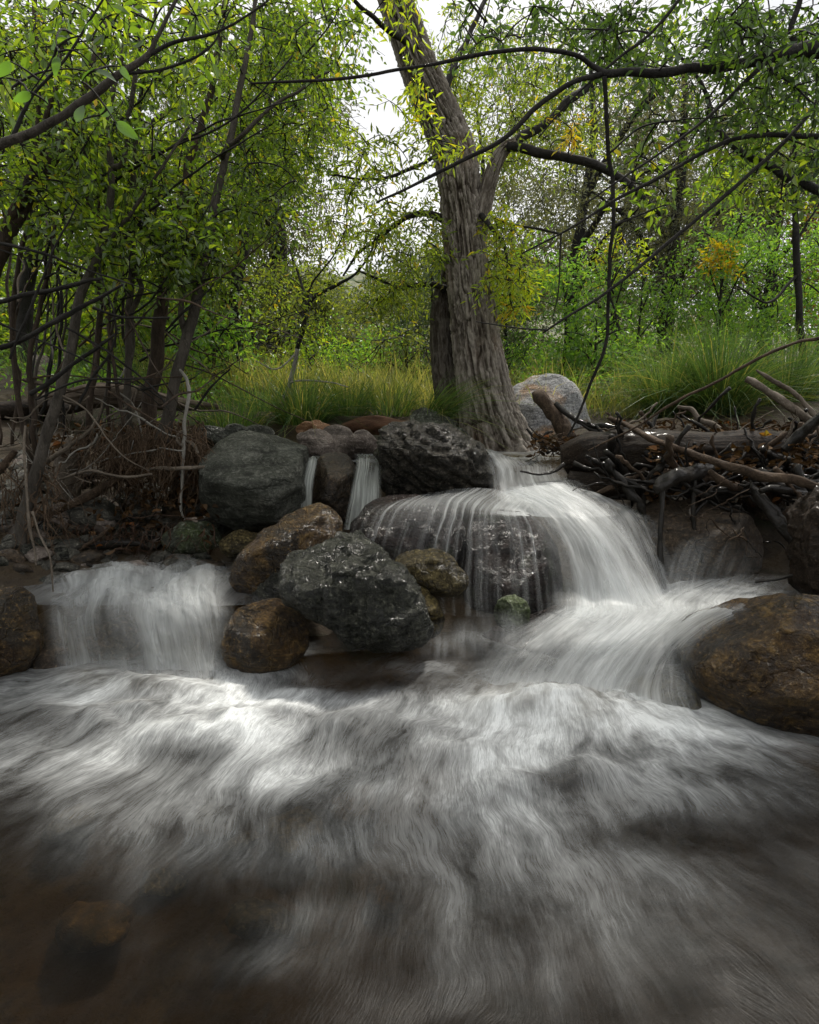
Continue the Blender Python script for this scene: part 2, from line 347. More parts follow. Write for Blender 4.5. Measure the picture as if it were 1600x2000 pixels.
def mat_ground():
    m, t, o = newmat('ground_soil')
    v = coords(t, rand=False)
    a = noise(t, v, 1.4, 6, 0.6, 0.4); b = noise(t, v, 30, 6, 0.7); c2 = noise(t, v, 8, 5, 0.6)
    c = mixc(t, ramp(t, a, [(0.35, 0.0), (0.65, 1.0)]), (0.03, 0.021, 0.013), (0.085, 0.062, 0.04))
    c = mixc(t, ramp(t, c2, [(0.5, 0.0), (0.7, 0.6)]), c, (0.1, 0.08, 0.05))
    c = mixc(t, ramp(t, b, [(0.35, 0.7), (0.5, 0.0)]), c, (0.012, 0.009, 0.006))
    c = mixc(t, ramp(t, b, [(0.62, 0.0), (0.72, 0.7)]), c, (0.15, 0.125, 0.09))
    d_ = noise(t, v, 3.3, 4, 0.6, 0.8)
    c = mixc(t, ramp(t, d_, [(0.5, 0.0), (0.62, 0.8)]), c, (0.055, 0.036, 0.016))
    c = mixc(t, ramp(t, d_, [(0.34, 0.8), (0.44, 0.0)]), c, (0.03, 0.032, 0.014))
    h = math_(t, 'ADD', b, c2)
    principled(t, o, c, 0.75, bump(t, h, 0.8, 0.03), 0.3); return m
M['ground'] = mat_ground()
def mat_hill():
    m, t, o = newmat('hill_scrub')
    v = coords(t, rand=False)
    a = noise(t, v, 0.16, 5, 0.7); b = noise(t, v, 0.02, 3, 0.5)
    c = mixc(t, ramp(t, a, [(0.42, 0.0), (0.56, 1.0)]), (0.06, 0.085, 0.045), (0.24, 0.235, 0.16))
    c = mixc(t, ramp(t, b, [(0.4, 0.0), (0.6, 0.5)]), c, (0.16, 0.18, 0.13))
    principled(t, o, c, 0.95, None, 0.1); return m
M['hill'] = mat_hill()
M['plain'] = mat_bark('plain_scrub', (0.03, 0.036, 0.016), (0.07, 0.08, 0.03), (0.13, 0.13, 0.06), (1, 1, 1), scale=0.8)

def flow_noise(t, vec, su, sv, detail=5, rough=0.6, dist=0.3, off=0.0):
    m = t.nodes.new('ShaderNodeMapping'); m.inputs['Scale'].default_value = (su, sv, 1); m.inputs['Location'].default_value = (off, off * 1.7, off)
    t.links.new(vec, m.inputs['Vector']); return noise(t, m.outputs[0], 1.0, detail, rough, dist)
def mat_silk(name, su=30.0, sv=1.6, lo=0.34, hi=0.68, base=0.15, w2=0.35, col=(0.8, 0.82, 0.82), gloss=0.02, tr=0.45):
    """long streaks of white water; the gaps let what is behind show through"""
    m, t, o = newmat(name)
    at = t.nodes.new('ShaderNodeAttribute'); at.attribute_name = 'flow'
    fo = t.nodes.new('ShaderNodeAttribute'); fo.attribute_name = 'foam'
    cv = coords(t, rand=False)
    nz = t.nodes.new('ShaderNodeTexNoise'); nz.inputs['Scale'].default_value = 7.0; nz.inputs['Detail'].default_value = 4; t.links.new(cv, nz.inputs['Vector'])
    sb = t.nodes.new('ShaderNodeVectorMath'); sb.operation = 'MULTIPLY_ADD'; sb.inputs[1].default_value = (0.022, 0.05, 0.0); t.links.new(nz.outputs['Color'], sb.inputs[0]); t.links.new(at.outputs['Vector'], sb.inputs[2])
    fvv = sb.outputs[0]
    s1 = ramp(t, flow_noise(t, fvv, su * 1.5, sv * 0.8, 4, 0.5, 0.15), [(lo - 0.06, 0.0), (hi + 0.06, 1.0)])
    s2 = ramp(t, flow_noise(t, fvv, su * 5.0, sv * 1.6, 3, 0.55, 0.1, 7.3), [(0.25, 0.0), (0.78, 1.0)])
    s3 = ramp(t, flow_noise(t, fvv, su * 0.3, sv * 1.1, 4, 0.65, 0.3, 3.1), [(0.36, 0.06), (0.62, 1.0)])
    s = math_(t, 'ADD', math_(t, 'MULTIPLY', s1, 1.0 - w2), math_(t, 'MULTIPLY', s2, w2))
    if w2 < 0.2: s = math_(t, 'MULTIPLY', s1, math_(t, 'ADD', math_(t, 'MULTIPLY', s2, 0.8), 0.35))
    s = math_(t, 'MULTIPLY', s, s3)
    g = math_(t, 'ADD', math_(t, 'MULTIPLY', s, 1.45), base)
    a = math_(t, 'MULTIPLY', fo.outputs['Fac'], g, True)
    a = math_(t, 'ADD', a, math_(t, 'MULTIPLY', math_(t, 'POWER', fo.outputs['Fac'], 4.0), 0.3), True)
    d = t.nodes.new('ShaderNodeBsdfDiffuse'); d.inputs['Color'].default_value = (*col, 1)
    tl = t.nodes.new('ShaderNodeBsdfTranslucent'); tl.inputs['Color'].default_value = (*col, 1)
    gl = t.nodes.new('ShaderNodeBsdfGlossy'); gl.inputs['Roughness'].default_value = 0.3
    nb = bump(t, s, 0.35, 0.012); t.links.new(nb, d.inputs['Normal']); t.links.new(nb, gl.inputs['Normal'])
    m1 = t.nodes.new('ShaderNodeMixShader'); m1.inputs[0].default_value = tr
    t.links.new(d.outputs[0], m1.inputs[1]); t.links.new(tl.outputs[0], m1.inputs[2])
    m2 = t.nodes.new('ShaderNodeMixShader'); m2.inputs[0].default_value = gloss
    t.links.new(m1.outputs[0], m2.inputs[1]); t.links.new(gl.outputs[0], m2.inputs[2])
    tp = t.nodes.new('ShaderNodeBsdfTransparent')
    m3 = t.nodes.new('ShaderNodeMixShader'); t.links.new(a, m3.inputs[0])
    t.links.new(tp.outputs[0], m3.inputs[1]); t.links.new(m2.outputs[0], m3.inputs[2])
    t.links.new(m3.outputs[0], o.inputs[0]); return m
M['silk'] = mat_silk('white_water')
M['silk_fine'] = mat_silk('spout_water', 95, 2.2, 0.4, 0.66, 0.12, col=(0.72, 0.76, 0.72))
M['silk_thin'] = mat_silk('thin_water', 40, 0.8, 0.5, 0.76, 0.0, 0.12)
def mat_pool():
    m, t, o = newmat('pool_water')
    at = t.nodes.new('ShaderNodeAttribute'); at.attribute_name = 'flow'
    fo = t.nodes.new('ShaderNodeAttribute'); fo.attribute_name = 'foam'
    v = coords(t, rand=False)
    # bend the flow coordinates a little so the threads wander
    nz = t.nodes.new('ShaderNodeTexNoise'); nz.inputs['Scale'].default_value = 4.0; nz.inputs['Detail'].default_value = 5
    t.links.new(v, nz.inputs['Vector'])
    sb = t.nodes.new('ShaderNodeVectorMath'); sb.operation = 'SUBTRACT'; sb.inputs[1].default_value = (0.5, 0.5, 0.5); t.links.new(nz.outputs['Color'], sb.inputs[0])
    scn = t.nodes.new('ShaderNodeVectorMath'); scn.operation = 'SCALE'; scn.inputs['Scale'].default_value = 0.075; t.links.new(sb.outputs[0], scn.inputs[0])
    ad = t.nodes.new('ShaderNodeVectorMath'); ad.operation = 'ADD'; t.links.new(at.outputs['Vector'], ad.inputs[0]); t.links.new(scn.outputs[0], ad.inputs[1])
    fv = ad.outputs[0]
    s1 = ramp(t, flow_noise(t, fv, 34, 5.0, 5, 0.6, 0.3), [(0.32, 0.0), (0.7, 1.0)])
    s2 = ramp(t, flow_noise(t, fv, 130, 13, 4, 0.6, 0.3, 5.1), [(0.3, 0.0), (0.72, 1.0)])
    s3 = ramp(t, flow_noise(t, fv, 6, 2.6, 5, 0.6, 0.5, 2.2), [(0.3, 0.1), (0.68, 1.0)])
    s4 = ramp(t, flow_noise(t, fv, 300, 24, 3, 0.6, 0.2, 9.1), [(0.3, 0.0), (0.72, 1.0)])
    s = math_(t, 'ADD', math_(t, 'MULTIPLY', s1, 0.3), math_(t, 'MULTIPLY', s2, 0.4)); s = math_(t, 'ADD', s, math_(t, 'MULTIPLY', s4, 0.3))
    a = math_(t, 'MULTIPLY', math_(t, 'MULTIPLY', fo.outputs['Fac'], s3), math_(t, 'ADD', math_(t, 'MULTIPLY', s, 1.35), 0.16), True)
    a = math_(t, 'ADD', a, math_(t, 'MULTIPLY', math_(t, 'POWER', fo.outputs['Fac'], 3.5), 0.3), True)
    d = t.nodes.new('ShaderNodeBsdfDiffuse'); d.inputs['Color'].default_value = (0.78, 0.8, 0.8, 1)
    b1 = bump(t, s, 0.5, 0.012); t.links.new(b1, d.inputs['Normal'])
    # clear brownish water over the bed
    tp = t.nodes.new('ShaderNodeBsdfTransparent'); tp.inputs['Color'].default_value = (0.46, 0.38, 0.24, 1)
    gl = t.nodes.new('ShaderNodeBsdfGlossy'); gl.inputs['Roughness'].default_value = 0.32; gl.inputs['Color'].default_value = (0.75, 0.75, 0.75, 1)
    b2 = bump(t, s, 0.15, 0.008); t.links.new(b2, gl.inputs['Normal'])
    fr = t.nodes.new('ShaderNodeFresnel'); fr.inputs['IOR'].default_value = 1.33; t.links.new(b2, fr.inputs['Normal'])
    wm = t.nodes.new('ShaderNodeMixShader'); t.links.new(math_(t, 'MULTIPLY', fr.outputs[0], 0.26), wm.inputs[0])
    t.links.new(tp.outputs[0], wm.inputs[1]); t.links.new(gl.outputs[0], wm.inputs[2])
    fm = t.nodes.new('ShaderNodeMixShader'); t.links.new(a, fm.inputs[0])
    t.links.new(wm.outputs[0], fm.inputs[1]); t.links.new(d.outputs[0], fm.inputs[2])
    t.links.new(fm.outputs[0], o.inputs[0]); return m
M['pool'] = mat_pool()

# ------------------------------------------------------------------ ground
def make_tps(P):
    P = np.asarray(P, float); n = len(P)
    def U(r2): return np.where(r2 < 1e-12, 0, 0.5 * r2 * np.log(r2 + 1e-12))
    d = ((P[:, None, :2] - P[None, :, :2]) ** 2).sum(-1)
    A = np.zeros((n + 3, n + 3)); A[:n, :n] = U(d) + np.eye(n) * 0.02
    A[:n, n] = 1; A[:n, n + 1:] = P[:, :2]; A[n, :n] = 1; A[n + 1:, :n] = P[:, :2].T
    w = np.linalg.solve(A, np.concatenate([P[:, 2], [0, 0, 0]]))
    def f(x, y):
        x = np.asarray(x, float).ravel(); y = np.asarray(y, float).ravel(); out = w[n] + w[n + 1] * x + w[n + 2] * y
        for k in range(n): out = out + w[k] * U((x - P[k, 0]) ** 2 + (y - P[k, 1]) ** 2)
        return out
    return f
CPTS = []
for x in (-3, -1.5, 0, 1.5, 3):
    for y in (-3, -1, 0.6, 1.6): CPTS.append((x, y, -0.26 - 0.04 * (abs(x) < 2)))
for x in (-6, 6):
    for y in (-3, 0, 2): CPTS.append((x, y, 0.7))
CPTS += [(-3.6, 2.2, 0.4), (-1.2, 2.1, -0.1), (-0.7, 2.1, -0.1), (-1.1, 2.4, 0.1), (-0.6, 2.5, 0.1), (-1.3, 2.75, 0.2), (-0.8, 2.8, 0.2), (-1.9, 2.5, 0.3),
         (-1.6, 3.1, 0.38), (-1.0, 3.2, 0.36), (-0.4, 3.0, 0.22), (-1.8, 3.7, 0.7), (-1.1, 3.7, 0.66), (-2.0, 4.3, 0.93), (-1.2, 4.3, 0.86), (-0.6, 4.1, 0.8),
         (-0.5, 3.5, 0.55), (0.0, 2.3, -0.12), (0.0, 2.8, 0.15), (0.2, 3.3, 0.4), (0.0, 3.8, 0.6), (0.3, 3.4, 0.45), (0.6, 3.3, 0.42), (0.8, 3.8, 0.52), (0.8, 4.4, 0.55),
         (0.0, 4.4, 0.82), (0.5, 4.5, 0.66), (0.4, 5.2, 0.9), (0.9, 2.9, 0.2), (0.7, 2.3, -0.05), (1.4, 2.3, 0.0), (1.2, 2.7, 0.08), (1.8, 2.8, 0.12),
         (1.0, 3.4, 0.45), (1.5, 3.3, 0.38), (2.1, 3.3, 0.45), (1.2, 3.9, 0.72), (1.8, 4.0, 0.78), (2.6, 3.8, 0.8), (1.1, 4.6, 0.78), (2.0, 4.8, 0.84), (3.6, 2.4, 0.5), (3.6, 4.5, 1.0),
         (-3.5, 4, 1.1), (-5, 5, 1.3), (-2.5, 6, 1.12), (0, 6, 1.0), (2.5, 6, 1.0), (5, 6, 1.2), (-3, 9, 1.3), (0, 9, 1.18), (3, 9, 1.25), (-8, 9, 1.7), (8, 9, 1.7),
         (-4, 14, 1.7), (0, 14, 1.5), (4, 14, 1.7), (0, 24, 2.1), (-12, 24, 2.8), (12, 24, 2.8), (0, 40, 3.2), (-20, 40, 4), (20, 40, 4)]
_tps = make_tps(CPTS)
def gz(x, y):
    return float(_tps([x], [y])[0])
def grid_faces(nu, nv):
    i = np.arange(nv - 1)[:, None] * nu; j = np.arange(nu - 1)[None, :]
    return np.stack([i + j, i + j + 1, i + nu + j + 1, i + nu + j], -1).reshape(-1, 4)
def warp(a, b, n, k):
    s = np.linspace(-1, 1, n); s = np.sign(s) * np.abs(s) ** k
    return (a + b) / 2 + (b - a) / 2 * s
xs = np.concatenate([np.linspace(-60, -7, 22)[:-1], np.linspace(-7, 7, 190), np.linspace(7, 60, 22)[1:]])
ys = np.concatenate([np.linspace(-3, 8, 170), np.linspace(8, 42, 60)[1:]])
X, Yg = np.meshgrid(xs, ys)
Zg = _tps(X, Yg)
p3 = np.stack([X.ravel(), Yg.ravel(), np.zeros(X.size)], -1)
Zg = np.where(np.abs(p3[:, 0]) > 14, np.minimum(Zg, 6 + 0 * Zg), Zg)
Zg = Zg + 0.05 * fbm(p3 * 2.2, 4, 3) + 0.02 * fbm(p3 * 9, 3, 5)
GV = np.stack([X.ravel(), Yg.ravel(), Zg], -1)
g_o = obj('ground', GV, None, grid_faces(len(xs), len(ys)), M['ground'], kind='structure', base=(0, 0, 0))
# the wide plain that carries on to the horizon
r_in = [(-60, 42), (60, 42)]
xs2 = np.linspace(-900, 900, 40); ys2 = np.concatenate([np.linspace(41, 300, 14), np.linspace(340, 1000, 8)])
X2, Y2 = np.meshgrid(xs2, ys2)
Z2 = 3.0 + 0.012 * (Y2 - 41) - 0.35
obj('plain', np.stack([X2.ravel(), Y2.ravel(), Z2.ravel()], -1), None, grid_faces(len(xs2), len(ys2)), M['plain'], kind='structure', base=(0, 0, 0))
# hillside seen through the gap
xs3 = np.linspace(-500, 500, 120); ys3 = np.linspace(240, 700, 60)
X3, Y3 = np.meshgrid(xs3, ys3)
prof = 92 * np.exp(-((X3 + 10) / 260) ** 2) + 18 * np.exp(-((X3 - 240) / 150) ** 2) + 50 * np.exp(-((X3 + 260) / 160) ** 2)
q3 = np.stack([X3.ravel() / 90, Y3.ravel() / 90, 0 * X3.ravel()], -1)
Z3 = 3 + prof.ravel() * np.clip((Y3.ravel() - 240) / 200, 0, 1) * (1 + 0.35 * fbm(q3, 5, 9))
obj('hill', np.stack([X3.ravel(), Y3.ravel(), Z3], -1), None, grid_faces(120, 60), M['hill'], kind='structure', base=(0, 0, 0))

# ------------------------------------------------------------------ rocks
_ico = {}
def ico(sub):
    if sub not in _ico:
        bm = bmesh.new(); bmesh.ops.create_icosphere(bm, subdivisions=sub, radius=1.0)
        V = np.array([v.co[:] for v in bm.verts]); F = np.array([[v.index for v in f.verts] for f in bm.faces]); bm.free()
        _ico[sub] = (nrm(V), F)
    return _ico[sub]
ROCKS = []      # world-space triangles, for laying the water over them
def rock(name, label, outline, Y, depth, mat, seed=1, sub=5, amp=0.05, facets=6, ridg=0.02, cat='boulder', fine=0.026, strata=None, group=None, facet_d=(0.66, 0.9), back=None):
    """a boulder whose front outline is the given ring of pixels at distance Y; depth = half thickness"""
    rs = np.random.default_rng(seed)
    O = np.array(outline, float)
    cpx, cpy = (O[:, 0].min() + O[:, 0].max()) / 2, (O[:, 1].min() + O[:, 1].max()) / 2
    c = W(cpx, cpy, Y); n = nrm(np.array([0, 0, CAM_H]) - c)
    r = nrm(np.cross([0, 0, 1], n)); u = np.cross(n, r)
    m = MPP(cpy, Y)
    a = (O[:, 0] - cpx) * m; b = -(O[:, 1] - cpy) * m
    th = np.arctan2(b, a); ra = np.hypot(a, b); k = np.argsort(th); th, ra = th[k], ra[k]
    th = np.concatenate([th[-3:] - 2 * math.pi, th, th[:3] + 2 * math.pi]); ra = np.concatenate([ra[-3:], ra, ra[:3]])
    tt = np.linspace(-math.pi, math.pi, 721); rr = np.interp(tt, th, ra)
    kk = np.exp(-0.5 * (np.arange(-18, 19) / 7.0) ** 2); kk /= kk.sum()
    rr = np.convolve(np.concatenate([rr[-19:-1], rr, rr[1:19]]), kk, 'valid')
    V, F = ico(sub)
    size = (ra.mean() + depth) / 2
    tv = np.arctan2(V[:, 1], V[:, 0]); rho = np.hypot(V[:, 0], V[:, 1])
    ro = np.interp(tv, tt, rr) * rho ** 0.85
    L = np.stack([ro * np.cos(tv), ro * np.sin(tv), depth * np.sign(V[:, 2]) * np.abs(V[:, 2]) ** 0.9], -1)
    for f in range(facets + 3):
        d = rs.normal(size=3); d[2] = abs(d[2]) + 0.55; d = nrm(d)
        if f == 0: d = nrm(np.array([rs.uniform(-.3, .3), 0.8, 0.75]))
        s = L @ d; lim = s.max() * rs.uniform(*facet_d)
        L = L - d * (np.maximum(0, s - lim) * 0.88)[:, None]
    nl = nrm(L); q = L / size
    dsp = amp * 1.6 * fbm(q * 1.3 + seed * 7.1, 4, seed) + ridg * 1.5 * ridge(q * 1.9 + seed * 3.3, 5, seed + 5) + fine * fbm(q * 7, 5, seed + 9, 0.6) + 0.02 * np.clip(fbm(q * 3.1 + 8, 3, seed + 12) * 3, -1, 1)
    if strata is not None:
        sd_, fr, am = strata
        w = q @ nrm(np.array(sd_, float)) * fr + 0.7 * fbm(q * 2.5, 3, seed + 2)
        dsp = dsp + am * (np.abs((w % 1.0) - 0.5) * 2 - 0.5)
    L = L + nl * (dsp * size)[:, None]
    P = c + L[:, :1] * r + L[:, 1:2] * u + L[:, 2:] * n
    ROCKS.append((P, F))
    o = obj(name, P, F, None, mat, base=c)
    tag(o, label, cat, group); return o
def z3(l, s=0.3125, ox=560, oy=780): return [(ox + x * s, oy + y * s) for x, y in l]

rock('boulder', 'big rounded dry grey boulder left of the two small falls', [(394,950),(400,905),(425,870),(470,845),(525,834),(570,845),(605,865),(615,890),(609,925),(598,970),(575,1005),(530,1030),(480,1038),(430,1015),(402,985)], 3.0, 0.27, M['grey_dry'], 3, amp=0.035, facets=5, ridg=0.02)
rock('boulder', 'long golden brown wet boulder sloping down to the left falls', [(448,1128),(465,1090),(500,1055),(545,1025),(590,995),(630,983),(658,1000),(673,1030),(676,1065),(660,1110),(620,1150),(560,1165),(500,1160),(462,1150)], 2.45, 0.17, M['brown_wet'], 5, amp=0.03, facets=4, ridg=0.02)
rock('boulder', 'cracked glistening dark grey boulder in the centre foreground', z3([(0,1170),(30,990),(100,920),(210,890),(310,850),(430,850),(530,890),(600,960),(660,1030),(750,1110),(800,1180),(850,1290),(890,1420),(870,1510),(760,1550),(600,1545),(450,1510),(280,1410),(150,1320),(60,1270),(5,1220)]), 2.12, 0.18, M['grey_wet'], 11, sub=6, amp=0.055, facets=-2, ridg=0.085, fine=0.035, strata=((0.5, 0.6, 0.4), 2.2, 0.05))
rock('boulder', 'angular dark rock with streaked shiny slope above the ledge', z3([(580,200),(640,160),(750,118),(830,160),(950,190),(1100,240),(1200,320),(1275,400),(1275,500),(1200,600),(1100,640),(900,650),(700,640),(580,630),(570,450),(568,300)]), 3.1, 0.26, M['dark_wet'], 17, sub=6, amp=0.04, facets=6, ridg=0.06, fine=0.035, strata=((0.45, 0.75, 0.2), 5.0, 0.09))
rock('boulder', 'maroon wet ledge rock under the thin left veil of water', z3([(375,790),(430,715),(560,640),(700,622),(860,630),(1000,670),(1090,740),(1120,900),(1130,1100),(1020,1150),(850,1200),(700,1100),(560,980),(450,900),(385,850)]), 2.76, 0.24, M['red_wet'], 23, amp=0.05, facets=1, ridg=0.03)
rock('boulder', 'mossy dark ledge rock that the right veil pours over', z3([(1128,830),(1150,745),(1210,705),(1350,700),(1490,725),(1600,810),(1680,950),(1700,1150),(1690,1330),(1500,1380),(1300,1370),(1150,1330),(1110,1100),(1105,950)]), 2.7, 0.25, M['red_wet'], 29, amp=0.05, facets=1, ridg=0.03)
rock('boulder', 'smooth rounded olive brown stone below the ledge rock', z3([(650,1030),(720,965),(850,948),(980,958),(1045,1000),(1075,1055),(1125,1090),(1135,1150),(1085,1225),(950,1225),(850,1190),(730,1120)]), 2.32, 0.1, M['olive_wet'], 31, sub=5, amp=0.03, facets=2, ridg=0.015)
rock('boulder', 'small dull brown rock wedged behind the cracked grey boulder', z3([(770,1120),(850,1160),(900,1230),(960,1310),(985,1400),(960,1480),(860,1500),(780,1440),(740,1250)]), 2.24, 0.09, M['olive_wet'], 37, sub=5, amp=0.05, facets=3)
rock('boulder', 'small lumpy moss green stone beneath the falling veil', z3([(1310,1290),(1390,1228),(1460,1245),(1515,1310),(1500,1390),(1400,1440),(1310,1400),(1295,1340)]), 2.3, 0.07, M['moss_rock'], 41, sub=5, amp=0.09, facets=3, ridg=0.06)
rock('boulder', 'brown block standing between the two narrow falls', z3([(170,400),(240,340),(310,308),(370,320),(425,360),(445,420),(440,540),(420,680),(380,790),(200,780),(150,640),(160,480)]), 3.2, 0.16, M['brown_dim'], 43, amp=0.035, facets=5)
rock('rock', 'orange topped flat stone lying on the pinkish slabs', [(578,838),(585,829),(608,824),(630,826),(648,834),(655,843),(640,850),(600,850),(582,847)], 3.75, 0.09, M['orange_dry'], 47, sub=5, amp=0.04, facets=3, cat='rock')
rock('rock', 'blocky pinkish brown stone under the orange one', [(580,850),(600,843),(630,841),(645,848),(655,870),(660,890),(640,900),(600,893),(588,870)], 3.5, 0.12, M['pink_dry'], 53, sub=5, amp=0.03, facets=6, cat='rock')
rock('rock', 'pale flat slab lying between the grey boulder and streaked rock', [(625,838),(650,832),(690,850),(735,862),(755,872),(750,890),(700,890),(650,882),(630,870)], 3.55, 0.16, M['pink_dry'], 59, sub=5, amp=0.025, facets=6, cat='rock')
rock('rock', 'thin tan stone at the lip of the wider narrow fall', [(680,876),(700,869),(730,867),(752,872),(750,882),(710,884),(690,882)], 3.75, 0.07, M['pink_dry'], 61, sub=4, amp=0.03, facets=4, cat='rock')
rock('rock', 'pale mossy sloping rock behind the streaked rock', [(800,815),(815,799),(835,797),(860,812),(890,835),(920,855),(945,880),(930,900),(860,890),(810,860)], 3.75, 0.14, M['moss_rock'], 67, sub=5, amp=0.03, facets=4, cat='rock')
rock('boulder', 'large pale boulder with rust stains behind the big tree', [(975,800),(1000,762),(1030,742),(1065,730),(1098,738),(1128,765),(1143,805),(1150,850),(1148,895),(1080,910),(1010,905),(970,880)], 4.75, 0.34, M['white_orange'], 71, amp=0.03, facets=4, ridg=0.02)
rock('boulder', 'broad wet brown boulder at the right edge of the pool', [(1334,1255),(1348,1220),(1400,1198),(1480,1182),(1560,1170),(1640,1162),(1730,1190),(1770,1290),(1720,1400),(1560,1425),(1450,1415),(1380,1390),(1345,1330)], 1.78, 0.24, M['brown_wet'], 73, sub=6, amp=0.03, facets=5, ridg=0.025, fine=0.01)
rock('boulder', 'reddish brown wet boulder at the left edge beside the falls', [(-130,1210),(-60,1160),(0,1146),(45,1152),(60,1178),(64,1230),(62,1290),(30,1330),(-50,1340),(-120,1300)], 2.03, 0.15, M['brown_wet'], 79, amp=0.04, facets=4)
rock('boulder', 'flat faced brown ledge behind the left falls', [(55,1190),(75,1172),(180,1172),(300,1178),(400,1178),(455,1185),(465,1260),(460,1340),(300,1350),(120,1345),(60,1330),(50,1260)], 2.27, 0.13, M['brown_dim'], 83, amp=0.02, facets=5, ridg=0.02)
rock('boulder', 'round brown boulder at the right end of the left falls', [(442,1300),(443,1230),(462,1190),(505,1174),(550,1172),(582,1196),(600,1235),(597,1270),(575,1298),(525,1315),(470,1316)], 2.12, 0.12, M['brown_wet'], 89, amp=0.035, facets=4)
rock('boulder', 'low flat wet rock tucked left of the cracked grey boulder', [(488,1160),(520,1135),(560,1120),(600,1130),(620,1160),(600,1190),(540,1190),(500,1182)], 2.32, 0.1, M['grey_wet'], 97, sub=5, amp=0.05, facets=4)
rock('boulder', 'smooth submerged brown boulder behind the right fall', [(1225,1030),(1250,995),(1320,980),(1400,985),(1450,1005),(1475,1050),(1470,1110),(1400,1140),(1300,1140),(1235,1100)], 2.95, 0.22, M['brown_dim'], 101, sub=5, amp=0.03, facets=3)
rock('boulder', 'dark maroon rock under the right slide of white water', [(915,1290),(950,1245),(1040,1210),(1150,1200),(1280,1205),(1360,1240),(1370,1330),(1330,1400),(1150,1400),(1000,1370),(930,1340)], 2.22, 0.16, M['red_wet'], 103, sub=5, amp=0.03, facets=4)
rock('boulder', 'low rounded rock under the foam dome beside the brown boulder', [(1222,1360),(1250,1332),(1295,1320),(1335,1330),(1360,1365),(1370,1410),(1300,1430),(1230,1420)], 1.82, 0.1, M['olive_wet'], 107, sub=5, amp=0.02, facets=1)
rock('rock', 'grey weathered ridge of rock left of the rounded boulder', [(385,845),(405,830),(440,838),(480,836),(520,833),(540,845),(500,870),(430,875),(395,868)], 3.45, 0.14, M['grey_dry'], 109, sub=5, amp=0.06, facets=5, cat='rock')
rock('boulder', 'rounded grey stone half buried on the left bank', [(132,1010),(145,985),(180,968),(210,970),(230,990),(232,1020),(210,1042),(165,1045),(138,1032)], 3.0, 0.11, M['bank_stone'], 113, sub=5, amp=0.04, facets=4)
rock('boulder', 'low olive stone at the water line under the grey boulder', [(318,1050),(340,1030),(385,1022),(425,1030),(438,1050),(430,1072),(380,1082),(335,1075)], 2.85, 0.1, M['moss_rock'], 127, sub=5, amp=0.04, facets=4)
rock('boulder', 'shadowed reddish brown rock behind the hanging roots', [(340,930),(365,895),(410,890),(440,920),(440,990),(400,1010),(350,1000),(335,970)], 3.35, 0.15, M['brown_dim'], 131, sub=5, amp=0.05, facets=4)
rock('boulder', 'dark flat stone in the gap behind the round grey stone', [(225,975),(260,955),(320,955),(365,975),(368,1005),(320,1018),(250,1015)], 3.3, 0.13, M['bank_stone'], 137, sub=5, amp=0.05, facets=4)
rock('boulder', 'pale upright rock on the grassy bank at far left', [(70,760),(62,720),(75,690),(90,688),(102,710),(104,750),(98,775),(78,780)], 5.0, 0.16, M['pink_dry'], 139, sub=5, amp=0.05, facets=4)
rock('boulder', 'yellowish wet stone beside the long golden boulder', [(430,1060),(450,1042),(490,1040),(515,1050),(510,1075),(470,1090),(438,1080)], 2.72, 0.08, M['olive_wet'], 149, sub=4, amp=0.05, facets=3)
rock('boulder', 'small block in the dark under the driftwood pile', [(1455,975),(1480,962),(1520,968),(1530,1000),(1500,1020),(1462,1010)], 3.2, 0.1, M['brown_dim'], 151, sub=4, amp=0.05, facets=5)

# stones of the left bank: one of each kind, then copies
peb = []
for k in range(5):
    rs = np.random.default_rng(200 + k); V, F = ico(3)
    P = V * np.array([0.06, 0.045, 0.033]) * rs.uniform(0.8, 1.15, 3)
    for f in range(5):
        d = nrm(rs.normal(size=3)); s = P @ d; P = P - d * (np.maximum(0, s - s.max() * 0.7) * 0.9)[:, None]
    P = P + nrm(P) * (0.012 * fbm(V * 1.6 + k * 9, 3, k))[:, None]
    me = make_mesh('stone', P, F, None, True); me.materials.append(M[['bank_stone', 'brown_dim', 'grey_wet', 'bank_stone', 'pink_dry'][k]]); peb.append(me)
def pebble(px, py, Y, s, label, group, k=None):
    k = random.randrange(5) if k is None else k
    label = '%s %s stone %s' % ('small' if s < 0.9 else 'fist sized', ['grey', 'reddish brown', 'shiny dark grey', 'angular grey', 'pale pinkish'][k], ('beside the left shelf water' if Y < 2.85 else 'back on the left bank') + (' by the far left stems' if px < 130 else ' below the hanging roots'))
    w = W(px, py, Y); o = bpy.data.objects.new('stone', peb[k]); C.objects.link(o)
    o.location = (w[0], w[1], gz(w[0], w[1]) + 0.012 * s); o.scale = (s, s * random.uniform(.8, 1.2), s * random.uniform(.8, 1.2))
    o.rotation_euler = (random.uniform(-.4, .4), random.uniform(-.4, .4), random.uniform(0, 6.3)); tag(o, label, 'stone', group)
for i in range(150):
    pebble(random.uniform(-60, 430), 1050, random.uniform(2.62, 3.35), random.uniform(0.4, 1.4), 'small damp stone among the roots on the left bank', 'stones on the left bank')
for i in range(14):
    pebble(random.uniform(-30, 110), 1050, random.uniform(2.9, 3.5), random.uniform(0.8, 1.6), 'small damp stone among the roots on the left bank', 'stones on the left bank', 0)
for i in range(45):
    pebble(random.uniform(-80, 140), 1050, random.uniform(2.5, 2.9), random.uniform(0.4, 1.1), 'small damp stone among the roots on the left bank', 'stones on the left bank', random.choice([0, 1, 2, 3]))

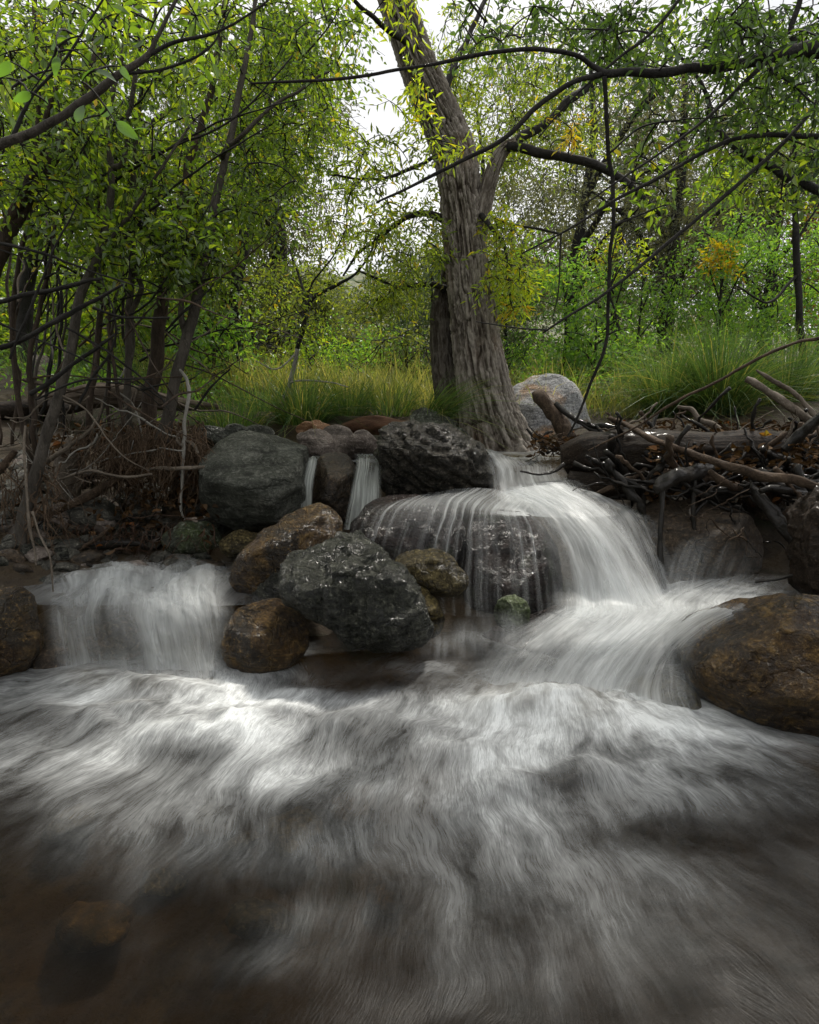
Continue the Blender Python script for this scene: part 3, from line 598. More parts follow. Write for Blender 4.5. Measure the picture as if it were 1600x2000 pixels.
for i in range(26):
    o = bpy.data.objects.new('cobble', peb[random.choice([1, 1, 3, 0])]); C.objects.link(o)
    x, y = random.uniform(-1.5, 0.15), random.uniform(0.55, 1.75); k = random.uniform(0.9, 1.9)
    o.location = (x, y, gz(x, y) + 0.03 * k); o.scale = (k, k, k * 0.9); o.rotation_euler = (random.uniform(-.4, .4), random.uniform(-.4, .4), random.uniform(0, 6.3))
    tag(o, 'brown cobble dimly seen under the clear dark water at lower left', 'stone', 'cobbles under the clear water')

# ------------------------------------------------------------------ water
RV = []; RF = []; n0 = 0
for P, F in ROCKS:
    RV.append(P); RF.append(F + n0); n0 += len(P)
bvh = BVHTree.FromPolygons([Vector(v) for v in np.vstack(RV)], np.vstack(RF).tolist(), all_triangles=True)
def sheet2(name, rows, mat, nu, nv, lay, rip, seed, **kw):
    sheet(name, rows, mat, nu, nv, lay, rip, seed, **kw)
    r2 = [[(c[0] + random.uniform(-9, 9) + 6 * math.sin(i * 1.3), c[1] - 3, c[2] - 0.035, c[3] * random.uniform(0.25, 0.75)) for c in r] for i, r in enumerate(rows)]
    sheet(name, r2, mat, nu, nv, lay * 2, rip * 1.4, seed + 40, **kw)
def bvh_of(ids):
    V_, F_, k = [], [], 0
    for i in ids: V_.append(ROCKS[i][0]); F_.append(ROCKS[i][1] + k); k += len(ROCKS[i][0])
    return BVHTree.FromPolygons([Vector(v) for v in np.vstack(V_)], np.vstack(F_).tolist(), all_triangles=True)
def sheet(name, rows, mat, nu=90, nv=70, lay=0.0, rip=0.006, seed=0, uvs=(1, 1), over=None, rq=(12, 4)):
    """water surface through rows of (px,py,Y,foam) going down the flow; lay > 0 drapes it over the rocks"""
    G = np.array([[np.concatenate([W(*c[:3]), [c[3]]]) for c in r] for r in rows], float)
    A = np.stack([interp_path(G[i], nu) for i in range(len(rows))])            # rows x nu x 4
    B = np.stack([interp_path(A[:, j], nv) for j in range(nu)], 1)              # nv x nu x 4
    P = B[..., :3].reshape(-1, 3); foam = np.clip(B[..., 3].reshape(-1), 0, 1)
    seg_u = np.linalg.norm(np.diff(B[..., :3], axis=1), axis=-1).mean(0); seg_v = np.linalg.norm(np.diff(B[..., :3], axis=0), axis=-1).mean(1)
    U = np.concatenate([[0], np.cumsum(seg_u)]); Vv = np.concatenate([[0], np.cumsum(seg_v)])
    UU, VV = np.meshgrid(U, Vv); flow = np.stack([UU.ravel() * uvs[0] + seed, VV.ravel() * uvs[1] + seed * 3.1, np.zeros(P.shape[0])], -1)
    if lay > 0:
        bv = bvh if over is None else bvh_of(over)
        cam_p = Vector((0, 0, CAM_H))
        D = np.zeros(len(P))
        for i in range(len(P)):
            w = Vector(P[i]); d = w - cam_p; L = d.length; d.normalize()
            h = bv.ray_cast(cam_p + d * (L - 0.35), d, 0.6)
            if h[0] is not None:
                D[i] = min(0, ((h[0] - cam_p).length - lay) - L)
        D = D.reshape(nv, nu)
        D0 = D.copy()
        for _ in range(10):
            E = np.pad(D, 1, mode='edge')
            D = np.minimum(D0 * 0.6 + D * 0.4, (E[:-2, 1:-1] + E[2:, 1:-1] + E[1:-1, :-2] + E[1:-1, 2:]) / 4)
        for _ in range(6):
            E = np.pad(D, 1, mode='edge'); D = (E[:-2, 1:-1] + E[2:, 1:-1] + E[1:-1, :-2] + E[1:-1, 2:] + 2 * D) / 6
        D = np.where(D < -0.002, D - 0.006, D)
        dd = nrm(P - np.array([0, 0, CAM_H])); P = P + dd * D.reshape(-1, 1)
    q = flow * np.array([rq[0], rq[1], 1])
    P = P + np.array([0, -0.6, 0.8]) * (rip * fbm(q, 4, seed + 3))[:, None]
    # the sides thin out into single threads
    ed = np.minimum(np.linspace(0, 1, nu), np.linspace(1, 0, nu)) * 2
    foam = foam * np.tile(np.clip(ed * 3.2, 0, 1), nv)
    return obj(name, P, None, grid_faces(nu, nv), mat, base=P.mean(0), attrs={'flow': flow, 'foam': foam}, kind='structure')

# foreground pool
FALLS = [(-0.80, 2.12, 0.9), (0.62, 1.98, 1.2), (0.05, 2.2, 0.25)]
pu = np.linspace(-1, 1, 250); pv = np.linspace(0, 1, 280)
yv = 0.28 + (2.42 - 0.28) * pv ** 0.9
PX_, PY_ = np.meshgrid(pu, yv); PXw = PX_ * (1.2 + 1.0 * PY_)
P = np.stack([PXw.ravel(), PY_.ravel(), np.zeros(PXw.size)], -1)
th = np.zeros(len(P)); lr = np.zeros(len(P))
for sx, sy, w in FALLS:
    dx, dy = P[:, 0] - sx, sy + 0.1 - P[:, 1]
    th += w * np.arctan2(dx, np.maximum(dy, -0.4) + 1e-3); lr += w * 0.5 * np.log(dx * dx + dy * dy + 0.01)
th = th + 0.16 * fbm(P * 2.1 + 5, 4, 61); lr = lr + 0.16 * fbm(P * 2.1 + 25, 4, 62)
flow = np.stack([th, lr, np.zeros(len(P))], -1)
ppx, ppy = PIX(P)
foam = np.full(len(P), 0.015)
for cx, cy_, rx, ry, a in [(310,1345,260,40,.95),(90,1370,160,40,.5),(470,1360,140,45,.7),(160,1440,150,50,.55),(330,1430,170,50,.55),(480,1430,130,60,.62),(320,1500,280,75,.42),(480,1570,200,70,.3),(200,1570,170,60,.2),(560,1500,130,50,.4),
                           (40,1500,130,40,.3),(650,1370,150,30,.5),(800,1310,120,16,.3),(860,1400,190,40,.5),(1040,1375,230,42,.98),(1250,1420,240,42,.85),(1450,1440,220,45,.55),(930,1460,170,60,.75),
                           (960,1570,110,90,.75),(1200,1500,220,50,.5),(1330,1560,220,40,.42),(1080,1650,140,80,.36),(1180,1780,150,110,.2),(760,1560,160,60,.36),(700,1660,170,50,.26),(880,1760,120,140,.18),
                           (640,1790,110,40,.16),(560,1870,140,40,.13),(1000,1900,240,90,.12),(1330,1720,240,70,.14),(1450,1880,240,120,.05),(330,1660,240,60,.12),(270,1750,40,110,.06)]:
    foam = np.maximum(foam, 0) + a * np.exp(-((ppx - cx) / rx) ** 2 - ((ppy - cy_) / ry) ** 2) * (1 - np.clip(foam, 0, 1) * 0.5)
for cx, cy_, rx, ry, a in [(730,1335,110,22,.8),(60,1420,90,24,.6),(1110,1545,90,34,.6),(330,1470,90,16,.5),(620,1590,160,30,.5),(1240,1640,170,30,.45),(560,1330,60,14,.5),(1560,1400,110,30,.8)]:
    foam = foam * (1 - a * np.exp(-((ppx - cx) / rx) ** 2 - ((ppy - cy_) / ry) ** 2))
# froth where the pool laps the boulders
for i in np.where((P[:, 1] > 1.3))[0]:
    if abs(P[i, 0]) > 2.0: continue
    hit = bvh.find_nearest(Vector((P[i, 0], P[i, 1], 0.0)), 0.09)
    if hit[0] is not None: foam[i] += 0.4 * math.exp(-(hit[3] / 0.035) ** 1.0)
foam = foam * (1 - 0.3 * np.clip((ppy - 1520) / 350, 0, 1))
brk = 0.65 * fbm(np.stack([th * 3.2, lr * 3.0, 0 * th], -1) + 4.4, 5, 77, 0.6) + 0.5 * fbm(P * 3.4, 4, 78)
foam = np.clip(0.9 * foam * (1 + 0.8 * brk), 0, 1)
near = np.exp(-((ppy - 1400) / 170.0) ** 2)
h = 0.010 * fbm(np.stack([th * 5, lr * 5, 0 * th], -1), 4, 21) * (0.5 + near) + 0.03 * near * fbm(P * 4.5 + 2, 3, 33) + 0.012 * fbm(P * 2.2, 3, 8)
for cx, cy_, r_, a in [(85,1400,60,.03),(190,1410,55,.04),(265,1395,50,.05),(330,1440,70,.035),(430,1420,80,.045),(300,1345,90,.05),(540,1400,80,.03),(980,1400,90,.04),(1100,1385,80,.045),(1230,1425,90,.04),(1340,1440,70,.03),(900,1480,80,.03),(1000,1540,70,.03),(1160,1520,80,.03),(680,1420,90,.025)]:
    h += a * np.exp(-((ppx - cx) / r_) ** 2 - ((ppy - cy_) / (r_ * 0.38)) ** 2) * (1 + 0.5 * fbm(P * 14, 3, 71))
P[:, 2] = h
obj('pool_water', P, None, grid_faces(250, 280), M['pool'], base=(0, 0, 0), attrs={'flow': flow, 'foam': foam}, kind='structure')

sheet2('waterfall', [
    [(40,1118,2.74,.0),(150,1106,2.78,.1),(230,1092,2.82,.25),(310,1086,2.84,.3),(390,1088,2.84,.3),(462,1084,2.8,.3)],
    [(60,1140,2.5,.1),(150,1122,2.54,.7),(230,1106,2.58,.95),(310,1122,2.56,.85),(390,1110,2.58,.95),(462,1124,2.54,.7)],
    [(64,1160,2.34,.1),(140,1148,2.34,.7),(220,1134,2.36,.95),(300,1152,2.33,.9),(380,1138,2.35,.95),(458,1152,2.34,.6)],
    [(70,1178,2.2,.02),(130,1172,2.19,.5),(215,1158,2.2,.75),(300,1174,2.17,.9),(385,1164,2.18,.85),(462,1176,2.18,.4)],
    [(78,1205,2.12,0),(128,1205,2.11,.6),(205,1200,2.09,.3),(298,1205,2.09,.9),(392,1200,2.08,.7),(462,1202,2.09,.4)],
    [(90,1258,2.08,0),(136,1258,2.07,.5),(218,1256,2.05,.2),(310,1256,2.05,.75),(400,1252,2.05,.4),(452,1255,2.06,.25)],
    [(100,1312,2.06,.1),(145,1314,2.04,.5),(230,1318,2.02,.6),(320,1318,2.02,.85),(400,1314,2.03,.6),(446,1308,2.04,.25)],
    [(90,1345,1.99,0),(140,1355,1.94,0),(230,1365,1.90,0),(320,1365,1.9,0),(400,1352,1.92,0),(470,1335,1.96,0)]],
    M['silk'], 130, 110, 0.012, 0.045, 1, over=(17, 18), rq=(9, 5))
sheet('waterfall', [
    [(955,885,4.5,.3),(1010,885,4.5,.4),(1060,885,4.5,.3),(1125,886,4.5,.15)],
    [(930,868,3.6,.8),(985,890,3.7,.75),(1045,890,3.8,.55),(1115,890,3.9,.25)],
    [(945,895,3.3,.95),(1000,912,3.3,.8),(1055,908,3.4,.5),(1115,905,3.5,.25)],
    [(955,940,3.06,.95),(1010,945,3.06,.9),(1065,940,3.08,.7),(1140,940,3.15,.3)],
    [(950,978,2.92,.85),(1025,978,2.9,.95),(1095,972,2.86,.9),(1180,972,2.9,.4)],
    [(950,1000,2.8,.8),(1040,1008,2.76,.95),(1130,1010,2.72,.9),(1225,1005,2.75,.5)]],
    M['silk'], 70, 90, 0.01, 0.014, 2)
sheet2('waterfall', [
    [(955,968,2.95,.5),(1000,957,2.93,.9),(1040,950,2.92,.9),(1080,946,2.92,.75),(1130,950,2.96,.3)],
    [(1020,1002,2.74,.4),(1066,990,2.72,.9),(1108,984,2.72,.98),(1150,984,2.74,.7),(1196,996,2.8,.3)],
    [(1052,1062,2.55,.3),(1112,1048,2.54,.75),(1168,1040,2.53,1),(1208,1044,2.56,.7),(1246,1058,2.62,.25)],
    [(1062,1125,2.45,.25),(1138,1115,2.42,.7),(1204,1106,2.41,.98),(1246,1104,2.45,.7),(1282,1114,2.52,.25)],
    [(1065,1195,2.36,.4),(1150,1190,2.32,.85),(1228,1182,2.3,1),(1276,1172,2.34,.9),(1316,1170,2.4,.4)],
    [(1050,1225,2.26,0),(1140,1222,2.22,.1),(1230,1215,2.2,.15),(1300,1205,2.24,.1),(1370,1195,2.3,0)]],
    M['silk'], 90, 90, 0.012, 0.012, 3)
sheet('waterfall', [
    [(740,985,2.93,.3),(835,964,2.92,.6),(920,952,2.92,.8),(1000,962,2.88,.8),(1075,978,2.78,.9)],
    [(712,992,2.7,.5),(800,982,2.64,.95),(885,976,2.66,1),(965,992,2.56,.95),(1065,1006,2.5,1)],
    [(690,1012,2.56,.45),(780,1006,2.52,.75),(872,1008,2.5,.8),(962,1018,2.46,.6),(1085,1040,2.44,.9)],
    [(670,1058,2.46,.3),(756,1070,2.42,.45),(852,1080,2.40,.5),(966,1095,2.37,.42),(1104,1108,2.38,.75)],
    [(655,1115,2.42,.02),(742,1145,2.36,.15),(846,1195,2.34,.3),(968,1205,2.31,.4),(1122,1205,2.32,.7)]],
    M['silk_thin'], 130, 80, 0.012, 0.006, 4, over=(4, 5))
sheet2('waterfall', [
    [(1195,1160,2.55,.6),(1290,1142,2.66,.7),(1380,1132,2.72,.5),(1480,1125,2.76,.25),(1640,1125,2.76,.1)],
    [(1085,1188,2.3,.75),(1180,1180,2.35,.95),(1290,1172,2.4,.9),(1410,1164,2.45,.7),(1600,1155,2.5,.2)],
    [(1035,1212,2.20,.6),(1150,1205,2.2,1),(1280,1200,2.22,.95),(1400,1188,2.24,.75),(1580,1170,2.3,.3)],
    [(975,1252,2.08,.45),(1100,1245,2.06,.9),(1230,1245,2.04,1),(1340,1230,2.04,.8),(1460,1200,2.12,.4)],
    [(935,1292,2.0,.45),(1060,1290,1.98,.75),(1190,1292,1.95,.9),(1290,1282,1.92,.7),(1365,1262,1.96,.55)],
    [(915,1335,1.95,.65),(1030,1342,1.91,.85),(1150,1352,1.87,.9),(1260,1348,1.82,.65),(1370,1340,1.8,.6)],
    [(905,1365,1.9,.8),(1020,1375,1.85,.95),(1150,1390,1.80,.95),(1270,1402,1.76,.8),(1390,1402,1.75,.6)],
    [(890,1410,1.82,0),(1010,1425,1.76,0),(1150,1440,1.7,0),(1270,1450,1.68,0),(1400,1440,1.69,0)]],
    M['silk'], 120, 110, 0.012, 0.014, 5)
sheet('waterfall', [[(1110,950,3.0,.2),(1160,962,2.98,.5),(1205,978,2.98,.45),(1260,995,3.0,.1)],[(1160,990,2.86,.25),(1205,996,2.85,.6),(1245,1008,2.85,.55),(1290,1025,2.88,.1)],
    [(1205,1060,2.68,.2),(1245,1064,2.67,.5),(1280,1076,2.67,.45),(1315,1092,2.7,.08)],[(1235,1160,2.52,.35),(1275,1158,2.5,.6),(1312,1160,2.5,.55),(1350,1162,2.52,.2)]], M['silk'], 60, 70, 0.0, 0.012, 12)
sheet('waterfall', [[(604,892,3.25,.5),(614,890,3.25,.7),(626,890,3.25,.4)],[(598,905,3.06,.7),(609,903,3.06,.8),(621,903,3.06,.6)],
    [(590,945,2.98,.7),(602,945,2.98,.95),(614,945,2.98,.5)],[(584,1000,2.94,.5),(596,1000,2.94,.9),(610,1000,2.94,.4)]], M['silk_fine'], 26, 50, 0.0, 0.004, 6)
sheet('waterfall', [[(690,887,3.4,.4),(720,886,3.4,.5),(746,886,3.4,.4)],[(694,902,3.1,.6),(719,900,3.1,.6),(746,902,3.1,.6)],
    [(686,950,3.0,.85),(714,950,3.0,.95),(746,950,3.0,.9)],[(670,1035,2.92,.9),(705,1030,2.92,.95),(746,1000,2.92,.9)]], M['silk_fine'], 40, 60, 0.0, 0.006, 7)
sheet('spray', [[(1270,1178,2.45,.4),(1330,1172,2.46,.5),(1400,1165,2.5,.4),(1470,1158,2.55,.25)],[(1275,1140,2.5,.2),(1335,1130,2.52,.3),(1405,1128,2.56,.22),(1480,1130,2.6,.12)],[(1290,1095,2.56,.05),(1350,1075,2.58,.2),(1420,1080,2.6,.12),(1500,1100,2.66,.05)],[(1310,1060,2.6,0),(1370,1040,2.62,0),(1440,1050,2.64,0),(1510,1070,2.7,0)]], M['silk'], 50, 40, 0.0, 0.03, 8)
sheet('spray', [[(790,1300,1.98,0),(880,1298,2.0,.0),(960,1285,2.02,.0),(1030,1260,2.05,.0)],[(800,1262,2.03,.2),(880,1255,2.06,.4),(960,1240,2.1,.35),(1030,1215,2.15,.35)],[(800,1240,2.07,.1),(880,1232,2.1,.2),(960,1215,2.14,.2),(1030,1192,2.18,.2)],[(805,1215,2.1,0),(885,1205,2.13,.0),(965,1192,2.18,.0),(1035,1170,2.2,0)]], M['silk'], 50, 30, 0.0, 0.03, 9)
sheet('spray', [[(110,1335,1.98,.5),(220,1345,1.96,.7),(330,1345,1.96,.75),(450,1330,1.98,.5)],[(110,1310,2.01,.25),(220,1312,1.99,.5),(330,1312,1.99,.5),(450,1305,2.01,.25)],[(115,1280,2.03,0),(220,1270,2.02,.05),(330,1272,2.02,.05),(445,1275,2.03,0)]], M['silk'], 60, 30, 0.0, 0.03, 10)
sheet('spray', [[(930,1370,1.88,.5),(1060,1392,1.82,.75),(1200,1410,1.76,.75),(1380,1410,1.72,.5)],[(930,1345,1.91,.25),(1060,1362,1.86,.5),(1200,1380,1.8,.5),(1380,1385,1.74,.25)],[(935,1310,1.94,0),(1060,1325,1.9,.05),(1200,1345,1.84,.05),(1375,1350,1.77,0)]], M['silk'], 60, 30, 0.0, 0.03, 11)
# still upper stream behind the lip
sx = np.linspace(-0.75, 1.35, 60); sy = np.linspace(3.1, 4.9, 50); SX, SY = np.meshgrid(sx, sy)
SPt = np.stack([SX.ravel(), SY.ravel(), 0.622 + 0 * SX.ravel()], -1); SPt[:, 2] += 0.006 * fbm(SPt * 6, 3, 2)
keep = grid_faces(60, 50)
kx = SX.ravel(); ky = SY.ravel()
ok = ((kx < -0.13) & (ky > 3.28) & (ky < 3.75)) | ((kx > 0.25) & (ky > 3.75))
keep = keep[ok[keep].all(1)]
obj('stream_water', SPt, None, keep, M['pool'], base=(0, 0, 0), attrs={'flow': np.stack([kx * 1.0, ky * 0.6, 0 * kx], -1), 'foam': np.full(len(kx), 0.25)}, kind='structure')
# shadowy water in the hollow under the driftwood
sx = np.linspace(0.9, 2.6, 50); sy = np.linspace(2.3, 3.3, 40); SX, SY = np.meshgrid(sx, sy)
SPt = np.stack([SX.ravel(), SY.ravel(), 0.09 + 0 * SX.ravel()], -1); SPt[:, 2] += 0.012 * fbm(SPt * 6, 3, 12)
obj('stream_water', SPt, None, grid_faces(50, 40), M['pool'], base=(0, 0, 0), attrs={'flow': np.stack([SX.ravel(), SY.ravel() * 0.6, 0 * SX.ravel()], -1), 'foam': np.full(SX.size, 0.12)}, kind='structure')
# shallow water beside the left shelf
sx = np.linspace(-2.2, -0.4, 60); sy = np.linspace(2.2, 2.95, 36); SX, SY = np.meshgrid(sx, sy)
SPt = np.stack([SX.ravel(), SY.ravel(), 0.18 + 0 * SX.ravel()], -1); SPt[:, 2] += 0.014 * fbm(SPt * 7, 4, 14)
obj('stream_water', SPt, None, grid_faces(60, 36), M['pool'], base=(0, 0, 0), attrs={'flow': np.stack([SX.ravel(), SY.ravel() * 0.6, 0 * SX.ravel()], -1), 'foam': np.full(SX.size, 0.2)}, kind='structure')

# ------------------------------------------------------------------ leaves, grass, branches
def leaves(bases, dirs, L, Wd, fold=0.25, rnd=None, up=0.8, curl=0.15):
    n = len(bases); D = nrm(dirs)
    nn = nrm(rng.normal(size=(n, 3)) * 0.75 + np.array([0, 0, up])); S = nrm(np.cross(D, nn)); Nn = np.cross(S, D)
    L = np.asarray(L).reshape(-1, 1) * np.ones((n, 1)); Wd = np.asarray(Wd).reshape(-1, 1) * np.ones((n, 1))
    b = bases; f = fold
    v = np.stack([b, b + D*L*0.27 + S*Wd*0.45 + Nn*Wd*f, b + D*L*0.62 + S*Wd*0.4 + Nn*(Wd*f - L*curl*0.3),
                  b + D*L - Nn*L*curl, b + D*L*0.62 - S*Wd*0.4 + Nn*(Wd*f - L*curl*0.3), b + D*L*0.27 - S*Wd*0.45 + Nn*Wd*f], 1).reshape(-1, 3)
    k = np.arange(n)[:, None] * 6
    q = np.vstack([k + np.array([[0, 1, 2, 3]]), k + np.array([[0, 3, 4, 5]])])
    r = rng.random(n) if rnd is None else rnd
    return v, q, np.repeat(r, 6)
def foliage_obj(name, bases, dirs, L, Wd, mat, parent, rnd=None, fold=0.25, up=0.8, kind='stuff'):
    v, q, a = leaves(bases, dirs, L, Wd, fold, rnd, up)
    return obj(name, v, None, q, mat, parent, attrs={'rnd': a}, kind=kind, smooth=False)
def spray(centres, per, size, L, droop=0.3, along=None):
    """leaves set alternately along a few short twigs around each centre"""
    n = len(centres)
    tw = 4; k = max(1, per // tw)
    d = nrm(rng.normal(size=(n, tw, 3)) * np.array([1, 1, 0.7]) + np.array([0, 0, -droop]))
    t = (np.arange(k) + 0.6) / k
    sgn = np.where(np.arange(k) % 2 == 0, 1, -1)
    pos = centres[:, None, None, :] + d[:, :, None, :] * (t[None, None, :, None] * size)
    pos = pos + np.array([0, 0, -1]) * (t ** 2)[None, None, :, None] * size * 0.25
    side = nrm(np.cross(d, rng.normal(size=d.shape)))
    ld = d[:, :, None, :] * 0.75 + side[:, :, None, :] * sgn[None, None, :, None] * 0.85 + rng.normal(size=pos.shape) * 0.25 + np.array([0, 0, -0.25])
    tips = centres[:, None, :] + d * size
    return pos.reshape(-1, 3), ld.reshape(-1, 3), np.repeat(centres, tw, 0), tips.reshape(-1, 3)
def multi_tubes(A, B, ra, rb, sag=0.0, sides=3, segs=2):
    """many thin straight or sagging twigs at once"""
    n = len(A); t = np.linspace(0, 1, segs + 1)
    P = A[:, None] * (1 - t)[None, :, None] + B[:, None] * t[None, :, None]
    P = P + (np.array([0, 0, -1]) * sag)[None, None] * (t * (1 - t) * 4)[None, :, None] * np.linalg.norm(B - A, axis=1)[:, None, None]
    D = nrm(B - A); N1 = nrm(np.cross(D, rng.normal(size=D.shape))); N2 = np.cross(D, N1)
    th = np.arange(sides) / sides * 2 * math.pi
    r = ra * (1 - t) + rb * t
    ring = N1[:, None, None] * np.cos(th)[None, None, :, None] + N2[:, None, None] * np.sin(th)[None, None, :, None]
    V = (P[:, :, None] + ring * r[None, :, None, None]).reshape(-1, 3)
    m = (segs + 1) * sides
    i = np.arange(segs)[:, None] * sides; j = np.arange(sides)[None]; j2 = (j + 1) % sides
    f = np.stack([i + j, i + j2, i + sides + j2, i + sides + j], -1).reshape(-1, 4)
    F = (np.arange(n)[:, None, None] * m + f[None]).reshape(-1, 4)
    return V, F
class Tree:
    def __init__(s, name, label, base, cat='tree', group=None):
        s.o = thing(name, label, cat, base, group); s.nodes = np.zeros((0, 3)); s.tw = MB()
    def limb(s, pts, name='limb', mat='bark_grey', sides=9, n=None, wob=0.12, world=False, node=True, seed=0, cap=True):
        """pts: (px,py,Y,width px) or world (x,y,z,r)"""
        if world: A = np.array(pts, float)
        else: A = np.array([[*W(p[0], p[1], p[2]), p[3] * 0.5 * MPP(p[1], p[2])] for p in pts])
        n = n or max(6, 6 * len(pts)); B = interp_path(A, n); P, r = B[:, :3], np.maximum(B[:, 3], 0.0012)
        q = P * 5 + seed * 3.1 + 11
        P = P + (np.stack([fbm(q, 3, 1), fbm(q + 40, 3, 2), fbm(q + 80, 3, 3)], -1) * (np.minimum(r * 2.2, 0.03) * wob * 6)[:, None])
        th = np.arange(sides) / sides * 6.283
        qq = np.stack([np.repeat(P[:, 0], sides) * 8 + np.tile(np.cos(th), n), np.repeat(P[:, 1], sides) * 8 + np.tile(np.sin(th), n), np.repeat(P[:, 2], sides) * 8], -1)
        dsp = (fbm(qq, 2, 5).reshape(n, sides)) * (r * 0.16)[:, None]
        V, F3, F4 = tube(P, r, sides, cap, dsp)
        o = obj(name, V, F3, F4, M[mat], s.o)
        if node: s.nodes = np.vstack([s.nodes, P])
        return P
    def twig_to(s, c, r0=0.006, r1=0.002, mb=None, jit=0.12):
        d = np.linalg.norm(s.nodes - c, axis=1) + 0.0; j = int(np.argmin(d)); a = s.nodes[j]; L = d[j]
        if L < 0.02: return
        m = (a + c) / 2 + rng.normal(size=3) * jit * L + np.array([0, 0, 0.12 * L])
        t = np.linspace(0, 1, 6)[:, None]; P = a * (1 - t) ** 2 + m * 2 * t * (1 - t) + c * t * t
        rr = np.linspace(min(r0, 0.003 + 0.008 * L), r1, 6)
        V, _, F4 = tube(P, rr, 4, False); (mb or s.tw).add(V, None, F4)
        s.nodes = np.vstack([s.nodes, P[1:]])
    def crown(s, blobs, mat, per=22, size=0.16, L=(0.04, 0.06), ratio=0.42, name='foliage', r0=0.006, droop=0.3, up=0.8, sprig=True, bare=0):
        cs = []
        for (cx, cy_, rx, ry, Y0, Y1, n) in blobs:
            k = 0
            while k < n:
                x, y = rng.uniform(-1, 1, 2)
                if x * x + y * y > 1: continue
                cs.append(W(cx + x * rx, cy_ + y * ry, rng.uniform(Y0, Y1))); k += 1
        cs = np.array(cs)
        d = np.array([np.linalg.norm(s.nodes - c, axis=1).min() for c in cs]); cs = cs[np.argsort(d)]
        for c in cs: s.twig_to(c, r0)
        b, dr, A, B = spray(cs, per, size, 0, droop)
        if sprig:
            V, F = multi_tubes(A, B, 0.0018, 0.0008, 0.1); s.tw.add(V, None, F)
        foliage_obj(name, b, dr, rng.uniform(L[0], L[1], len(b)), rng.uniform(L[0], L[1], len(b)) * ratio, M[mat], s.o, up=up)
        return cs
    def done(s, mat='bark_dark'):
        if s.tw.n: s.tw.build('twigs', M[mat], s.o, 'stuff')
        return s.o

def grass_verts(base, d0, L, wd, droop, segs=5):
    """curved blades: base (n,3), d0 initial direction, length L, width wd, droop amount"""
    n = len(base); t = np.linspace(0, 1, segs + 1)
    hz = nrm(d0 * np.array([1, 1, 0]) + rng.normal(size=(n, 3)) * 0.05 * np.array([1, 1, 0]))
    side = nrm(np.cross(hz, np.array([0, 0, 1.0])) + rng.normal(size=(n, 3)) * 0.3)
    P = base[:, None] + d0[:, None] * (t[None, :, None] * L[:, None, None]) + (hz * 0.7 + np.array([0, 0, -0.95]))[:, None] * (t[None, :, None] ** 2.2 * (droop * L)[:, None, None])
    w = (1 - t ** 1.7) * 0.5 + 0.03
    A = P + side[:, None] * (w[None, :, None] * wd[:, None, None]); B = P - side[:, None] * (w[None, :, None] * wd[:, None, None])
    V = np.stack([A, B], 2).reshape(-1, 3); m = 2 * (segs + 1)
    f = np.array([[2*i, 2*i+1, 2*i+3, 2*i+2] for i in range(segs)])
    F = (np.arange(n)[:, None, None] * m + f[None]).reshape(-1, 4)
    return V, F, np.repeat(rng.random(n), m)
def tuft(label, c, n, L, spread, droop, mat='grass', base_r=0.06, wd=0.006, lean=(0, 0), group=None, name='grass_tuft', cat='grass'):
    o = thing(name, label, cat, c, group)
    a = rng.uniform(0, 6.283, n); s = np.abs(rng.normal(size=n)) * spread; s = np.minimum(s, 1.1)
    d = nrm(np.stack([np.cos(a) * s + lean[0], np.sin(a) * s + lean[1], np.ones(n)], -1))
    rr = base_r * np.sqrt(rng.random(n)); b = np.asarray(c) + np.stack([np.cos(a) * rr, np.sin(a) * rr, 0 * a - 0.02], -1)
    LL = L * rng.uniform(0.5, 1.1, n)
    V, F, A = grass_verts(b, d, LL, wd * rng.uniform(0.6, 1.2, n), droop * rng.uniform(0.5, 1.3, n) * (0.4 + s))
    obj('blades', V, None, F, M[mat], o, attrs={'rnd': A}, kind='stuff', smooth=False)
    k = n // 7; d2 = nrm(d[:k] + rng.normal(size=(k, 3)) * 0.55); V, F, A = grass_verts(b[:k], d2, LL[:k] * 1.05, wd * 0.6 * np.ones(k), droop * (0.6 + s[:k]))
    obj('dead_stalks', V, None, F, M['grass_dry'], o, attrs={'rnd': A}, kind='stuff', smooth=False); return o

